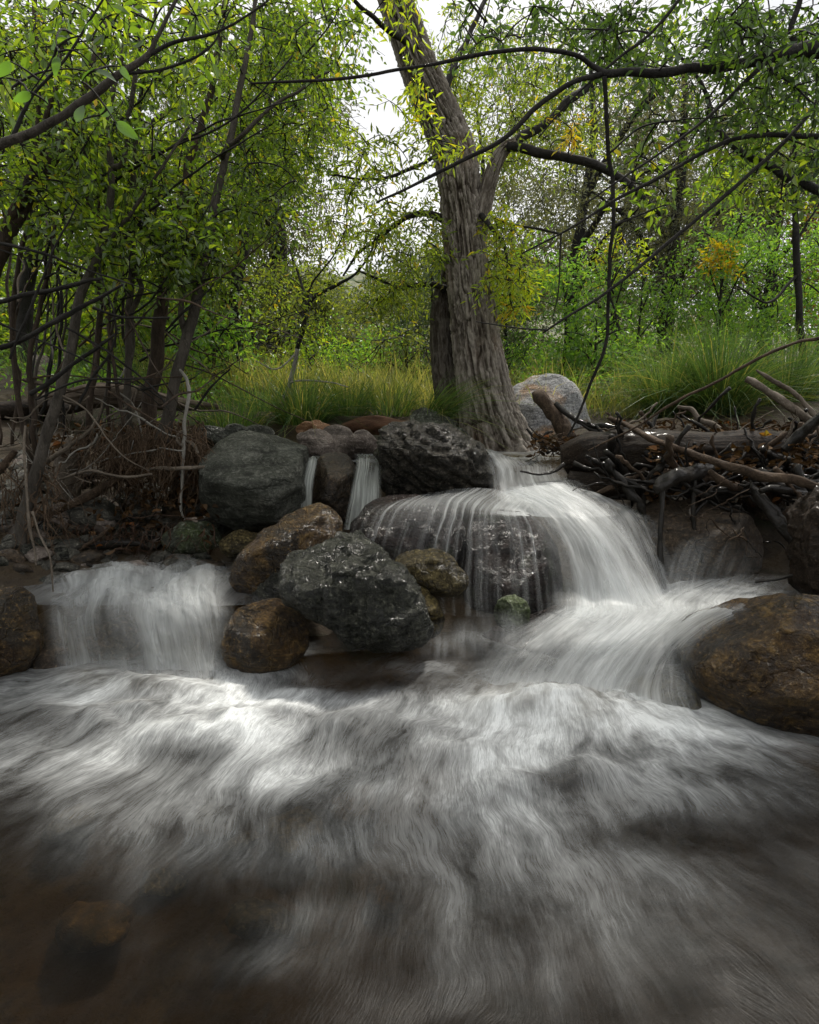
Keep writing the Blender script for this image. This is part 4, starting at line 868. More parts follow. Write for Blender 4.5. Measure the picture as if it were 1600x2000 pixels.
# ------------------------------------------------------------------ the big tree
T0 = Tree('cottonwood_tree', 'big old tree with deeply furrowed bark leaning up left', W(965, 885, 4.35))
def bark_trunk(pts, name, n, sides, amp, seed, kz=1.0, flare=0.0):
    A = np.array([[*W(p[0], p[1], p[2]), p[3] * 0.5 * MPP(p[1], p[2])] for p in pts]); B = interp_path(A, n); P, r = B[:, :3], B[:, 3]
    s = np.concatenate([[0], np.cumsum(np.linalg.norm(np.diff(P, axis=0), axis=1))])
    th = np.arange(sides) / sides * 2 * math.pi
    TH, S = np.meshgrid(th, s); Rr = np.repeat(r[:, None], sides, 1)
    tw = 0.25 * S + 0.1 * np.sin(S * 3)
    q = np.stack([np.cos(TH + tw) * 0.2, np.sin(TH + tw) * 0.2, S * 0.18 * kz], -1).reshape(-1, 3)
    qw = q + 0.02 * np.stack([fbm(q * 14, 3, seed), fbm(q * 14 + 9, 3, seed + 1), 0 * q[:, 0]], -1)
    h1 = 1 - np.abs(vnoise(qw * 30, seed)) * 2; h1 = np.clip(h1, -0.6, 1)
    h2 = 1 - np.abs(vnoise(qw * 58 + 5, seed + 3)) * 2
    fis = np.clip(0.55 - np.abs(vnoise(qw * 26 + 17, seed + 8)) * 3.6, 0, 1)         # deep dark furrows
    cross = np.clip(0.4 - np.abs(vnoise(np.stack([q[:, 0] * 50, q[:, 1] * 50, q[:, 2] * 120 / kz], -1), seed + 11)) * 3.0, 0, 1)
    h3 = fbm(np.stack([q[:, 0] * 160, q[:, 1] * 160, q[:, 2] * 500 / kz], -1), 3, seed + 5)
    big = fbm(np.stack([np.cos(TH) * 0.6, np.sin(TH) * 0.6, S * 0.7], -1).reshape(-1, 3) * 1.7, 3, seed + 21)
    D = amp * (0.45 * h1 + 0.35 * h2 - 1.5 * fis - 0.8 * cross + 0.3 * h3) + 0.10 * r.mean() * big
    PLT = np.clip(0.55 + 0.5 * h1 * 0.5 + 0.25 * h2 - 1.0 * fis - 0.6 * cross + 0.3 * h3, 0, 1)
    D = (D - D.mean()).reshape(n, sides)
    if flare:
        lob = np.maximum(0, np.cos(TH * 5 + 0.6)) ** 2 + 0.4
        D = D + flare * np.exp(-S / 0.13) * lob * r[0]
    V, F3, F4 = tube(P, r, sides, True, D)
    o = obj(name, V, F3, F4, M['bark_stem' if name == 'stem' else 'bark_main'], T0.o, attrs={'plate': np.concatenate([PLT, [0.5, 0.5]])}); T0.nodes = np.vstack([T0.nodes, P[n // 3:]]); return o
bark_trunk([(978,905,4.35,150),(965,850,4.35,124),(950,780,4.36,104),(934,680,4.38,92),(920,580,4.4,84),(909,480,4.4,77),(901,400,4.4,73),(893,320,4.4,77),(868,248,4.38,75),(830,160,4.3,68),(796,70,4.25,62),(770,-10,4.2,60),(735,-130,4.1,56),(690,-300,4.0,50)], 'trunk', 400, 260, 0.028, 4, flare=0.25)
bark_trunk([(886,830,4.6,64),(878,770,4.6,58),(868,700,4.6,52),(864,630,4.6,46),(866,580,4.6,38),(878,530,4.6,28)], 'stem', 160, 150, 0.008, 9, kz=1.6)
bark_trunk([(922,500,4.42,36),(935,440,4.4,38),(949,380,4.38,32),(966,325,4.36,27),(986,290,4.34,22),(1008,277,4.3,16)], 'limb', 130, 100, 0.009, 14, kz=1.3)
bm_ = 'bark_dark'
T0.limb([(988,290,4.32,18),(1030,291,4.28,18),(1070,298,4.25,18),(1120,308,4.2,16),(1170,328,4.15,17),(1230,360,4.1,12),(1290,420,4.0,8)], 'limb', bm_)
T0.limb([(998,284,4.32,18),(1045,250,4.4,17),(1080,228,4.45,15),(1120,190,4.5,18),(1170,150,4.6,12),(1210,90,4.7,8)], 'limb', bm_)
T0.limb([(866,425,4.4,16),(840,415,4.4,13),(800,425,4.4,10),(750,455,4.4,8),(705,490,4.4,6),(670,540,4.4,4)], 'limb', bm_)
T0.limb([(872,566,4.5,16),(845,556,4.5,11),(815,555,4.5,9),(780,562,4.5,7),(740,545,4.5,5),(700,530,4.5,4)], 'limb', bm_)
T0.limb([(940,420,4.3,12),(965,450,4.2,8),(985,480,4.2,6),(990,540,4.2,5),(1000,600,4.2,3)], 'limb', bm_)
T0.limb([(965,425,4.35,8),(985,435,4.2,6),(1030,442,4.1,5),(1090,455,4.0,4)], 'limb', bm_)
T0.limb([(800,80,4.2,14),(760,60,4.0,11),(700,10,3.8,8),(640,-60,3.6,6)], 'limb', bm_)
T0.limb([(860,200,4.4,16),(900,100,4.6,12),(940,20,4.8,9),(980,-80,5.0,6)], 'limb', bm_)
T0.limb([(880,280,4.4,9),(800,330,4.3,7),(720,350,4.2,5),(640,340,4.2,4)], 'limb', bm_)
T0.crown([(780,480,90,90,3.9,4.9,46),(640,300,90,90,3.9,5.0,46),(760,330,60,70,3.8,4.6,14),(700,420,70,60,4,5,16),(760,560,70,40,4,4.9,16)], 'leaf_cotton', 26, 0.2, (0.04, 0.06), 0.3, droop=0.5)
T0.crown([(980,190,130,150,4.2,6.0,90),(900,110,60,110,4.6,5.6,24),(1090,230,110,110,4.2,5.6,60),(1130,130,90,90,4.4,5.6,22)], 'leaf_cotton', 26, 0.2, (0.035, 0.055), 0.3, droop=0.3)
T0.crown([(990,490,50,60,3.9,4.6,24),(1000,560,60,45,3.9,4.6,20),(970,430,30,40,4,4.6,8)], 'leaf_yg', 30, 0.17, (0.035, 0.055), 0.3, droop=0.5, name='lime_foliage')
T0.crown([(815,195,55,60,3.6,3.95,8),(880,285,60,25,3.7,4.0,4),(790,20,60,40,3.6,3.9,5)], 'leaf_yg', 26, 0.14, (0.04, 0.06), 0.28, droop=0.4, name='lime_foliage')
T0.crown([(1110,255,20,30,4.0,4.3,3),(1068,230,16,10,4.0,4.3,1),(1010,590,30,22,4.0,4.2,2)], 'leaf_yellow', 22, 0.1, (0.035, 0.055), 0.3, name='yellow_foliage')
T0.crown([(600,-150,220,130,3.2,5,14),(950,-200,250,180,3.5,6,16),(1100,-150,180,140,4,6,10)], 'leaf_cotton', 26, 0.24, (0.04, 0.06), 0.32)
T0.done(bm_)

# ------------------------------------------------------------------ saplings of the left bank
def sapling(label, pts, blobs, mat='bark_grey', leaf='leaf_left', extra=(), per=30, size=0.17, L=(0.024, 0.04), ratio=0.48, bush=None, seed=0, sides=12):
    T = Tree('sapling', label, W(*pts[0][:3]), group='saplings on the left bank')
    pts = [(p[0], p[1], p[2], p[3] * 0.72) for p in pts]
    T.limb(pts, 'trunk', mat, sides, wob=0.06, seed=seed, n=14 * len(pts))
    for e in extra: T.limb(e, 'limb', mat, 7, wob=0.3, seed=seed + 1)
    if blobs: T.crown([(*b[:6], int(b[6] * 0.72)) for b in blobs], leaf, per, size, L, ratio)
    return T
t = sapling('slender grey sapling rising from the dark base at far left', [(22,1150,2.62,50),(38,1070,2.66,44),(55,980,2.7,34),(82,880,2.72,29),(118,770,2.74,27),(142,670,2.76,25),(160,570,2.78,24),(195,490,2.8,23),(213,400,2.82,20),(217,300,2.84,17),(215,220,2.85,15),(235,120,2.85,12),(262,20,2.85,10),(280,-100,2.85,8)],
    [(120,80,150,110,2.4,3.4,40),(250,200,120,120,2.5,3.4,40),(60,280,120,110,2.4,3.4,30),(180,-150,200,120,2.4,3.6,10)],
    extra=[[(217,330,2.84,12),(240,300,2.8,11),(252,250,2.78,10),(262,190,2.76,9),(270,60,2.7,7),(275,-60,2.7,5)],[(205,470,2.8,8),(250,420,2.75,7),(300,350,2.7,6),(380,240,2.7,4)]], seed=1); t.done('bark_dark')
t = sapling('thick dark sapling curving up from the left edge', [(-40,900,2.9,44),(-45,700,2.9,42),(-20,540,2.9,42),(18,450,2.9,42),(50,390,2.92,40),(85,330,2.95,38),(130,270,3.0,36),(170,180,3.1,30),(200,60,3.2,24),(215,-80,3.3,18)],
    [(60,60,130,100,2.7,3.9,40),(-80,200,140,150,2.6,3.8,26),(150,250,120,100,2.9,3.9,34),(100,-160,220,130,2.6,4,10)], 'bark_brown', seed=2,
    extra=[[(20,440,2.9,20),(60,330,2.8,14),(100,200,2.7,10),(140,60,2.7,7)]]); t.done('bark_dark')
t = sapling('straight thin sapling just left of the leaning pair', [(252,862,3.1,23),(250,800,3.1,21),(250,720,3.1,20),(252,620,3.1,19),(258,520,3.12,18),(256,420,3.15,16),(262,320,3.2,14),(272,200,3.2,11),(300,60,3.2,8),(310,-60,3.2,6)],
    [(320,380,110,90,2.9,3.8,40),(300,200,120,100,2.9,3.9,40),(330,60,130,90,2.9,3.9,34),(330,-150,170,120,2.8,4,8)], seed=3, extra=[[(250,700,3.1,12),(268,600,3.1,11),(270,480,3.12,9),(300,380,3.1,6)]]); t.done('bark_dark')
t = sapling('dark brown sapling in the middle of the left clump', [(282,865,3.25,46),(292,790,3.25,40),(305,700,3.25,36),(318,600,3.26,33),(335,510,3.28,31),(352,420,3.3,28),(375,310,3.35,24),(392,250,3.4,20),(420,130,3.5,16),(440,0,3.6,12),(450,-120,3.7,9)],
    [(430,180,110,110,3.2,4.2,44),(480,330,110,90,3.2,4.2,40),(420,40,120,90,3.3,4.4,36),(560,120,90,120,3.3,4.4,40),(450,-170,180,130,3,4.4,10)], 'bark_brown', seed=4); t.done('bark_dark')
t = sapling('smooth grey sapling leaning right at the end of the clump', [(318,862,3.0,38),(332,790,3.0,32),(348,720,3.0,30),(372,640,3.02,29),(388,560,3.04,27),(405,470,3.06,24),(425,380,3.1,21),(450,270,3.14,18),(470,170,3.2,16),(490,60,3.25,13),(505,-80,3.3,9)],
    [(520,420,90,70,2.8,3.7,30),(560,300,110,90,2.8,3.9,40),(600,170,90,90,3.0,4.0,34),(640,80,70,70,3.0,4.0,22),(520,60,110,80,2.9,3.9,30),(560,-150,170,120,2.8,4,8)], seed=5,
    extra=[[(372,640,3.02,14),(358,600,3.0,12),(352,540,3.0,8),(360,470,3.0,5)],[(440,310,3.1,10),(500,240,3.0,8),(560,190,3.0,6),(640,140,3.0,4)]]); t.done('bark_dark')
t = sapling('thin twisting sapling between the far left stems', [(62,980,3.0,16),(58,900,3.0,15),(30,760,3.05,15),(22,640,3.1,15),(36,520,3.1,13),(60,400,3.1,10),(75,200,3.1,14),(70,80,3.1,13),(66,-60,3.1,9)],
    [(60,150,110,110,2.8,3.8,30),(30,330,90,90,2.8,3.8,20)], 'bark_brown', seed=6, extra=[[(66,990,3.0,12),(70,880,2.9,11),(62,780,2.9,11),(60,640,2.9,9),(95,520,2.9,7),(110,420,2.9,5)]]); t.done('bark_dark')
t = sapling('spindly bare stemmed sapling with drooping leaves in the clump', [(240,830,2.9,9),(225,740,2.9,9),(214,650,2.9,8),(200,560,2.95,7),(190,460,3,6),(200,330,3,5)],
    [(210,470,90,60,2.8,3.5,16),(330,500,70,60,2.7,3.4,20),(410,540,50,40,2.8,3.3,9)], 'bark_brown', seed=7); t.done('bark_dark')
t = Tree('sapling', 'bushy sapling whose thin dark boughs criss-cross the left leaf wall', W(160, 900, 3.1), group='saplings on the left bank')
t.limb([(160,905,3.1,14),(180,760,3.1,13),(195,620,3.1,12),(190,500,3.15,10),(170,380,3.2,8),(160,240,3.2,6)], 'trunk', 'bark_brown', 8)
for e in [[(190,520,3.1,6),(290,420,2.9,5),(390,330,2.8,4),(520,250,2.7,3)],[(175,400,3.1,6),(260,330,2.9,5),(380,260,2.8,4),(500,215,2.7,3),(600,190,2.7,2)],[(165,300,3.1,5),(250,220,2.8,4),(330,120,2.6,3),(400,-20,2.6,3)],
          [(185,470,3.1,5),(110,380,2.8,4),(60,260,2.7,3),(20,120,2.7,3)],[(195,600,3.1,5),(300,570,2.9,4),(420,540,2.8,3),(520,560,2.8,2)],[(190,560,3.1,5),(120,520,2.9,4),(40,500,2.8,3),(-40,470,2.8,3)],[(170,360,3.1,5),(300,300,2.8,4),(450,235,2.7,4),(570,110,2.7,3)],[(195,640,3.1,5),(280,600,2.9,4),(350,500,2.8,3),(410,400,2.8,2)]]:
    t.limb(e, 'limb', 'bark_dark', 6, wob=0.3)
t.crown([(250,430,200,120,2.6,3.6,50),(380,470,120,80,2.6,3.4,26),(160,330,160,120,2.5,3.4,30)], 'leaf_left', 26, 0.16, (0.032, 0.052), 0.46, r0=0.004); t.done('bark_dark')
for i in range(11):
    x0 = random.uniform(-20, 330); Yb = random.uniform(3.0, 4.2); lean_ = random.uniform(-60, 120)
    tt_ = np.linspace(0, 1, 6)
    pts = [(x0 + lean_ * k + random.uniform(-12, 12), 870 - 640 * k, Yb + 0.3 * k * random.uniform(-1, 1), (random.uniform(5, 9)) * (1 - 0.65 * k)) for k in tt_]
    t = Tree('sapling', 'spindly young stem, bare and dark, in the thicket of the left bank', W(*pts[0][:3]), group='spindly stems in the left thicket')
    t.limb(pts, 'trunk', random.choice(['bark_dark', 'bark_brown', 'bark_grey']), 7, wob=0.3, seed=60 + i)
    k = random.choice([2, 3]); e = pts[k]
    t.limb([(e[0], e[1], e[2], e[3] * .7), (e[0] + random.uniform(-50, 60), e[1] - 70, e[2] - .1, e[3] * .5), (e[0] + random.uniform(-120, 140), e[1] - 150, e[2] - .2, e[3] * .25)], 'limb', 'bark_dark', 6, wob=0.3)
# taller trees behind them
t = Tree('broadleaf_tree', 'dark forked tree in shade behind the left saplings', W(455, 740, 6.2))
t.limb([(458,760,6.2,30),(455,680,6.2,28),(462,590,6.2,26),(470,500,6.2,22),(480,400,6.3,18),(500,250,6.5,14),(520,60,6.6,10)], 'trunk', 'bark_dark')
t.limb([(458,640,6.2,18),(440,590,6.2,14),(425,520,6.1,10),(400,400,6.0,7)], 'limb', 'bark_dark')
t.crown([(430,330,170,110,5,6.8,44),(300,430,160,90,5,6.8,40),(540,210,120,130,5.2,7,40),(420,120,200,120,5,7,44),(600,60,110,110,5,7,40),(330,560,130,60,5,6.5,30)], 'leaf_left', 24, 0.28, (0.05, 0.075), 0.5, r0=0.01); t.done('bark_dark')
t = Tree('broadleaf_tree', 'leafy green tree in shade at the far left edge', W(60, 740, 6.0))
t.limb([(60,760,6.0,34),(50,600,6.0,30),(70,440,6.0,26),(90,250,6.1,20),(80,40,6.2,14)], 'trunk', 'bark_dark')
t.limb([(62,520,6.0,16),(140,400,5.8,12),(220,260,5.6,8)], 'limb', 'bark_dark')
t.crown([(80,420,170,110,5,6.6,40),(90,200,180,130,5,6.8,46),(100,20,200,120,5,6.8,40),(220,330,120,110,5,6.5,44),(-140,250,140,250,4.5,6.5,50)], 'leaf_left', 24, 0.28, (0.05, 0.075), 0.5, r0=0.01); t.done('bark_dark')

# leaning dead-footed shrub tree in the gap
t = Tree('small_tree', 'slim leaning tree with bleached white foot in the gap', W(540, 835, 4.3))
t.limb([(536,838,4.3,9),(548,800,4.3,9),(562,760,4.3,9),(574,720,4.3,9),(580,680,4.3,8)], 'white_foot', 'bark_white', 8)
t.limb([(580,680,4.3,8),(592,640,4.32,9),(600,605,4.35,9),(620,580,4.4,8),(650,560,4.4,7),(690,540,4.4,5),(720,500,4.4,4),(735,450,4.4,3)], 'trunk', 'bark_dark', 8)
t.limb([(598,620,4.35,7),(596,580,4.4,6),(585,540,4.5,5),(560,480,4.6,3)], 'limb', 'bark_dark', 6)
t.limb([(600,605,4.35,5),(610,550,4.4,4),(650,500,4.4,3),(680,440,4.4,2)], 'limb', 'bark_dark', 6)
t.limb([(565,748,4.3,4),(590,742,4.2,4),(640,745,4.1,3),(680,755,4.0,2)], 'limb', 'bark_white', 6)
t.limb([(578,690,4.3,4),(540,720,4.2,3),(500,705,4.2,2)], 'limb', 'bark_white', 6)
t.crown([(560,560,70,60,4.2,5.0,24),(690,500,70,60,4.2,4.9,10),(610,640,40,30,4.1,4.7,8)], 'leaf_cotton', 20, 0.16, (0.03, 0.045), 0.4, r0=0.004); t.done('bark_dark')

# ------------------------------------------------------------------ tree overhanging from the right
T = Tree('overhanging_tree', 'dark tree reaching bare crooked branches across from the right', W(1900, 960, 2.6))
bd = 'bark_dark'
T.limb([(1950,1000,2.7,90),(1900,700,2.65,80),(1840,400,2.6,70),(1740,200,2.5,56),(1680,40,2.5,46),(1640,-150,2.5,36)], 'trunk', bd, 12)
T.limb([(1740,200,2.5,46),(1660,110,2.45,36),(1600,92,2.4,30),(1550,98,2.38,26),(1480,122,2.36,21),(1380,135,2.34,18),(1280,143,2.3,16),(1175,145,2.3,14)], 'limb', bd, 10, wob=0.1)
T.limb([(1180,145,2.3,12),(1155,128,2.3,10),(1120,108,2.28,9),(1050,98,2.26,8),(960,104,2.25,8),(860,124,2.22,7),(760,140,2.2,6),(640,155,2.2,6),(490,163,2.2,4)], 'limb', bd, 7, wob=0.08)
T.limb([(1172,145,2.3,11),(1110,165,2.3,10),(1040,215,2.3,10),(985,270,2.3,9),(900,315,2.3,8),(810,360,2.3,6),(735,395,2.3,4)], 'limb', bd, 7, wob=0.08)
T.limb([(1172,150,2.3,9),(1178,200,2.32,8),(1186,280,2.35,8),(1195,360,2.4,8),(1194,440,2.42,8),(1190,560,2.45,7),(1182,650,2.5,7),(1160,740,2.55,6),(1110,850,2.8,4)], 'limb', bd, 7, wob=0.25)
T.limb([(1680,262,2.5,14),(1600,264,2.45,11),(1480,265,2.42,9),(1400,285,2.4,8),(1310,335,2.38,7),(1200,392,2.36,6),(1095,455,2.34,4),(1020,495,2.34,3)], 'limb', bd, 7, wob=0.08)
T.limb([(1600,190,2.45,10),(1540,268,2.4,8),(1440,362,2.38,8),(1310,470,2.36,7),(1200,560,2.34,6),(1120,610,2.33,5),(1060,650,2.32,4)], 'limb', bd, 7, wob=0.08)
T.limb([(1068,644,2.32,4),(1010,640,2.3,3),(930,628,2.28,2)], 'limb', bd, 5, wob=0.1)
T.limb([(1520,110,2.37,10),(1490,130,2.35,9),(1420,195,2.33,7),(1330,270,2.3,5),(1220,345,2.3,4),(1140,400,2.3,3)], 'limb', bd, 6, wob=0.08)
T.limb([(1700,420,2.5,20),(1600,372,2.6,17),(1520,335,2.7,15),(1440,285,2.8,12),(1400,240,2.9,10),(1380,180,3.0,8),(1320,100,3.1,5)], 'limb', bd, 8, wob=0.1)
T.limb([(1580,100,2.4,16),(1545,60,2.4,12),(1560,0,2.4,10),(1580,-80,2.4,8)], 'limb', bd, 7)
T.limb([(1190,300,2.36,5),(1250,250,2.4,4),(1330,235,2.4,3),(1400,230,2.4,2)], 'limb', bd, 5)
T.limb([(1194,445,2.42,5),(1240,425,2.4,4),(1300,400,2.4,3)], 'limb', bd, 5)
T.limb([(1096,456,2.34,4),(1092,560,2.34,3),(1080,620,2.34,2)], 'limb', bd, 5)
T.limb([(1350,-30,2.3,7),(1280,60,2.3,6),(1200,120,2.3,5),(1120,190,2.3,4),(1050,270,2.3,3)], 'limb', bd, 6)
T.limb([(900,-20,2.2,5),(1010,30,2.2,4),(950,45,2.2,4),(880,80,2.2,3)][::2] , 'limb', bd, 5)
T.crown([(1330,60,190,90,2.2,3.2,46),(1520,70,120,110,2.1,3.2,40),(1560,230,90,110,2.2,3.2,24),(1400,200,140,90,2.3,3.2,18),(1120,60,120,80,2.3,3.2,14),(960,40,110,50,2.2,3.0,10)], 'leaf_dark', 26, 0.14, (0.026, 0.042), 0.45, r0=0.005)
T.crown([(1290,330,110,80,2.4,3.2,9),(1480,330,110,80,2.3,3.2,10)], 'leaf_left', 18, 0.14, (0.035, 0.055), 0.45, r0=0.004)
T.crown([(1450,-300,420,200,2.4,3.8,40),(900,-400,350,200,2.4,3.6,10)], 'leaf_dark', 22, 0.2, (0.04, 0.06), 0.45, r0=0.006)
T.done(bd)

# near branch at top left with the broad leaves
T = Tree('overhanging_tree', 'near grey branch with broad leaves reaching in at top left', (-2.6, 1.6, 0.6))
T.limb([(-2.6, 1.6, 0.6, 0.07), (-2.3, 1.65, 1.3, 0.06), (-1.9, 1.75, 1.6, 0.045), (-1.5, 1.8, 1.75, 0.03)], 'trunk', 'bark_grey', 10, world=True)
T.limb([(-170,370,1.8,24),(-60,312,1.8,20),(0,280,1.8,17),(80,243,1.8,16),(170,195,1.8,15),(230,150,1.8,14),(285,108,1.8,12),(305,70,1.8,8),(350,-10,1.8,6)], 'limb', 'bark_grey', 9, wob=0.1)
T.limb([(285,108,1.8,9),(340,80,1.8,7),(430,60,1.8,5),(500,20,1.8,4),(560,-30,1.8,3)], 'limb', 'bark_dark', 6, wob=0.1)
T.limb([(240,145,1.8,7),(330,130,1.8,5),(410,90,1.8,4),(450,20,1.8,3)], 'limb', 'bark_dark', 6, wob=0.1)
T.limb([(20,275,1.8,9),(60,190,1.8,6),(130,110,1.8,5),(200,0,1.8,4)], 'limb', 'bark_dark', 6, wob=0.1)
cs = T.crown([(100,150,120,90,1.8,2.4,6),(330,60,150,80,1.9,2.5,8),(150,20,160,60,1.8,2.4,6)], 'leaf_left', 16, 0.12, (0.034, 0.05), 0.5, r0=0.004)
lt = np.linspace(0, 1, 9); lw = np.sin(np.pi * lt ** 0.85) ** 0.8 * 0.022 * (1 - 0.25 * lt)
lz = -0.03 * lt ** 2
LV = np.vstack([np.stack([lt * 0.085, lw, lz + lw * 0.25], -1), np.stack([lt * 0.085, 0 * lt, lz], -1), np.stack([lt * 0.085, -lw, lz + lw * 0.25], -1)])
bl = make_mesh('leaf', LV, None, np.vstack([[[r_ * 9 + k, r_ * 9 + k + 1, r_ * 9 + k + 10, r_ * 9 + k + 9] for k in range(8)] for r_ in range(2)]), True, {'rnd': np.full(27, 0.5)})
bl.materials.append(M['leaf_big'])
for (px, py, Y, ang, sc_) in [(140,65,1.6,-1.9,1.0),(110,95,1.5,-2.4,0.9),(165,70,1.5,-1.3,0.8),(115,110,1.45,2.0,0.8),(185,138,1.5,0.2,1.0),(160,160,1.5,-0.9,0.9),(225,238,1.5,0.5,1.1),(195,225,1.5,-0.6,0.8),(60,180,1.5,2.5,0.9),(95,205,1.5,-2.2,0.8),(235,130,1.55,0.9,0.7),(150,240,1.5,-1.2,0.9),(260,255,1.55,-0.4,0.8),(20,120,1.5,2.2,0.9)]:
    o = bpy.data.objects.new('leaf', bl); C.objects.link(o); o.parent = T.o
    o.location = Vector(W(px, py, Y)) - Vector(T.o.location); o.scale = (sc_ * 0.58,) * 3
    o.rotation_euler = (random.uniform(-.9, .9) + 1.2, ang, random.uniform(-.6, .6))
    T.twig_to(W(px, py, Y), 0.003, 0.0012)
T.done('bark_dark')

# ------------------------------------------------------------------ background trees and shrubs
def blob_tree(name, label, px, Y, h, rx, mat, nclump, per, L, ratio=0.35, trunk_w=0.09, low=0.15, wood='bark_dark', size=0.35, cat='tree', group=None, lean=0.0, seed=0, zb=None, dead=0, top=None, ry=None):
    x = W(px, 800, Y)[0]; z = gz(x, Y) if zb is None else zb
    T = Tree(name, label, (x, Y, z), cat, group)
    rs = np.random.default_rng(seed + 500)
    k = 5; zz = np.linspace(0, h * 0.9, k); off = np.cumsum(rs.normal(size=(k, 2)) * 0.06 * h * 0.4, 0); off[0] = 0
    T.limb([(x + off[i, 0] + lean * zz[i], Y + off[i, 1], z - 0.1 + zz[i], trunk_w * (1 - 0.75 * i / (k - 1))) for i in range(k)], 'trunk', wood, 8, world=True)
    nb = 6
    for b in range(nb):
        f = rs.uniform(low, 0.75); a = rs.uniform(0, 6.28); o0 = interp_path([(x + off[i, 0] + lean * zz[i], Y + off[i, 1], z + zz[i]) for i in range(k)], 20)[int(f * 19)]
        e = np.array([math.cos(a) * rx * 0.8, math.sin(a) * (ry or rx) * 0.8, h * rs.uniform(0.1, 0.3)])
        T.limb([(*o0, trunk_w * 0.4), (*(o0 + e * 0.5 + np.array([0, 0, 0.05 * h])), trunk_w * 0.28), (*(o0 + e), trunk_w * 0.08)], 'limb', wood, 6, world=True)
    cs = []
    while len(cs) < nclump:
        q = rs.uniform(-1, 1, 3)
        if (q ** 2).sum() > 1 or (q ** 2).sum() < 0.12: continue
        if vnoise(np.array([q * 2.6 + seed]), seed)[0] < -0.18: continue
        tz = (q[2] * 0.5 + 0.5); wx = 1.0 if top is None else (1 - tz * (1 - top))
        cs.append((x + lean * h * tz + q[0] * rx * wx, Y + q[1] * (ry or rx) * wx, z + h * (low + (1 - low) * tz)))
    cs = np.array(cs); d = np.array([np.linalg.norm(T.nodes - c, axis=1).min() for c in cs]); cs = cs[np.argsort(d)]
    for c in cs: T.twig_to(c, 0.012, 0.003)
    b, dr, A, B = spray(cs, per, size, 0, 0.1)
    b = b + rng.normal(size=b.shape) * size * 0.18
    foliage_obj('foliage', b, dr, rng.uniform(L[0], L[1], len(b)), rng.uniform(L[0], L[1], len(b)) * ratio, M[mat], T.o)
    if dead:
        a = cs[rs.integers(0, len(cs), dead)]; e = a + rs.normal(size=(dead, 3)) * np.array([0.35, 0.35, 0.25]) + np.array([0, 0, -0.1])
        V, F = multi_tubes(a, e, 0.006, 0.002, 0.1, 3, 3); T.tw.add(V, None, F)
    T.done(wood); return T
blob_tree('juniper_tree', 'tall grey green juniper right behind the big tree', 1130, 8.5, 4.6, 1.5, 'needle', 210, 92, (0.04, 0.072), 0.24, 0.11, 0.2, size=0.34, seed=1, dead=260, group='junipers behind the stream')
blob_tree('juniper_tree', 'dark dense juniper in the middle of the right background', 1290, 9.0, 4.3, 1.5, 'needle', 210, 92, (0.04, 0.072), 0.24, 0.12, 0.25, size=0.34, seed=2, dead=300, group='junipers behind the stream')
blob_tree('juniper_tree', 'thin open juniper towards the right edge', 1480, 9.5, 4.4, 1.5, 'needle', 150, 88, (0.04, 0.072), 0.24, 0.1, 0.2, size=0.36, seed=3, dead=240, group='junipers behind the stream')
blob_tree('juniper_tree', 'drooping juniper left of the gap behind saplings', 530, 8.2, 4.4, 1.15, 'needle', 150, 110, (0.05, 0.09), 0.22, 0.14, 0.3, size=0.34, seed=4, dead=60, group='junipers behind the stream')
blob_tree('juniper_tree', 'shaded juniper behind the leaf wall at far left', 230, 9.5, 4.8, 2.1, 'needle', 150, 80, (0.05, 0.09), 0.24, 0.16, 0.1, size=0.4, seed=5, dead=60, group='junipers behind the stream')
blob_tree('cedar_sapling', 'soft dark evergreen sapling just left of the trunk foot', 838, 7.0, 1.7, 0.45, 'needle_green', 60, 70, (0.04, 0.07), 0.15, 0.03, 0.15, size=0.22, seed=6, group=None, cat='tree')
blob_tree('cedar_sapling', 'soft bluish evergreen sapling just right of the trunk', 985, 6.6, 1.6, 0.35, 'needle_green', 50, 70, (0.04, 0.07), 0.15, 0.03, 0.1, size=0.2, seed=7, cat='tree')
sh = [('bright green shrub over the pale boulder', 1075, 6.2, 1.55, 0.55, 70, 8), ('low green bush right of the pale boulder', 1165, 5.8, 0.95, 0.42, 54, 9), ('green shrub behind the hanging vine branch', 1235, 7.0, 1.5, 0.6, 64, 10),
      ('tall yellow tipped shrub in the right background', 1400, 6.6, 2.3, 0.5, 74, 11), ('broad green shrub behind the tall grass', 1480, 6.9, 1.7, 0.75, 84, 12), ('leafy shrub at the right edge behind driftwood', 1610, 6.0, 1.6, 0.6, 60, 13)]
for lab, px, Y, h, rx, nc, sd2 in sh:
    T = blob_tree('shrub', lab, px, Y, h, rx, 'leaf_shrub', nc, 36, (0.035, 0.06), 0.4, 0.022, 0.08, size=0.2, cat='shrub', seed=sd2, group='green shrubs behind the stream')
    if sd2 == 11:
        b, dr, A, B = spray(np.array([W(1405 + random.uniform(-22, 22), 495 + random.uniform(-22, 30), 6.4) for _ in range(9)]), 28, 0.16, 0, 0)
        foliage_obj('yellow_foliage', b, dr, rng.uniform(0.05, 0.08, len(b)), 0.022, M['leaf_yellow'], T.o)
blob_tree('shrub', 'rusty orange shrub at the far right edge', 1600, 7.6, 2.1, 0.55, 'leaf_rust', 50, 34, (0.04, 0.06), 0.4, 0.03, 0.25, size=0.22, cat='shrub', seed=14)
blob_tree('shrub', 'yellow tipped thin shrub beside the hanging vine', 1190, 6.4, 1.75, 0.3, 'leaf_yg', 16, 26, (0.04, 0.06), 0.35, 0.02, 0.6, size=0.18, cat='shrub', seed=15)
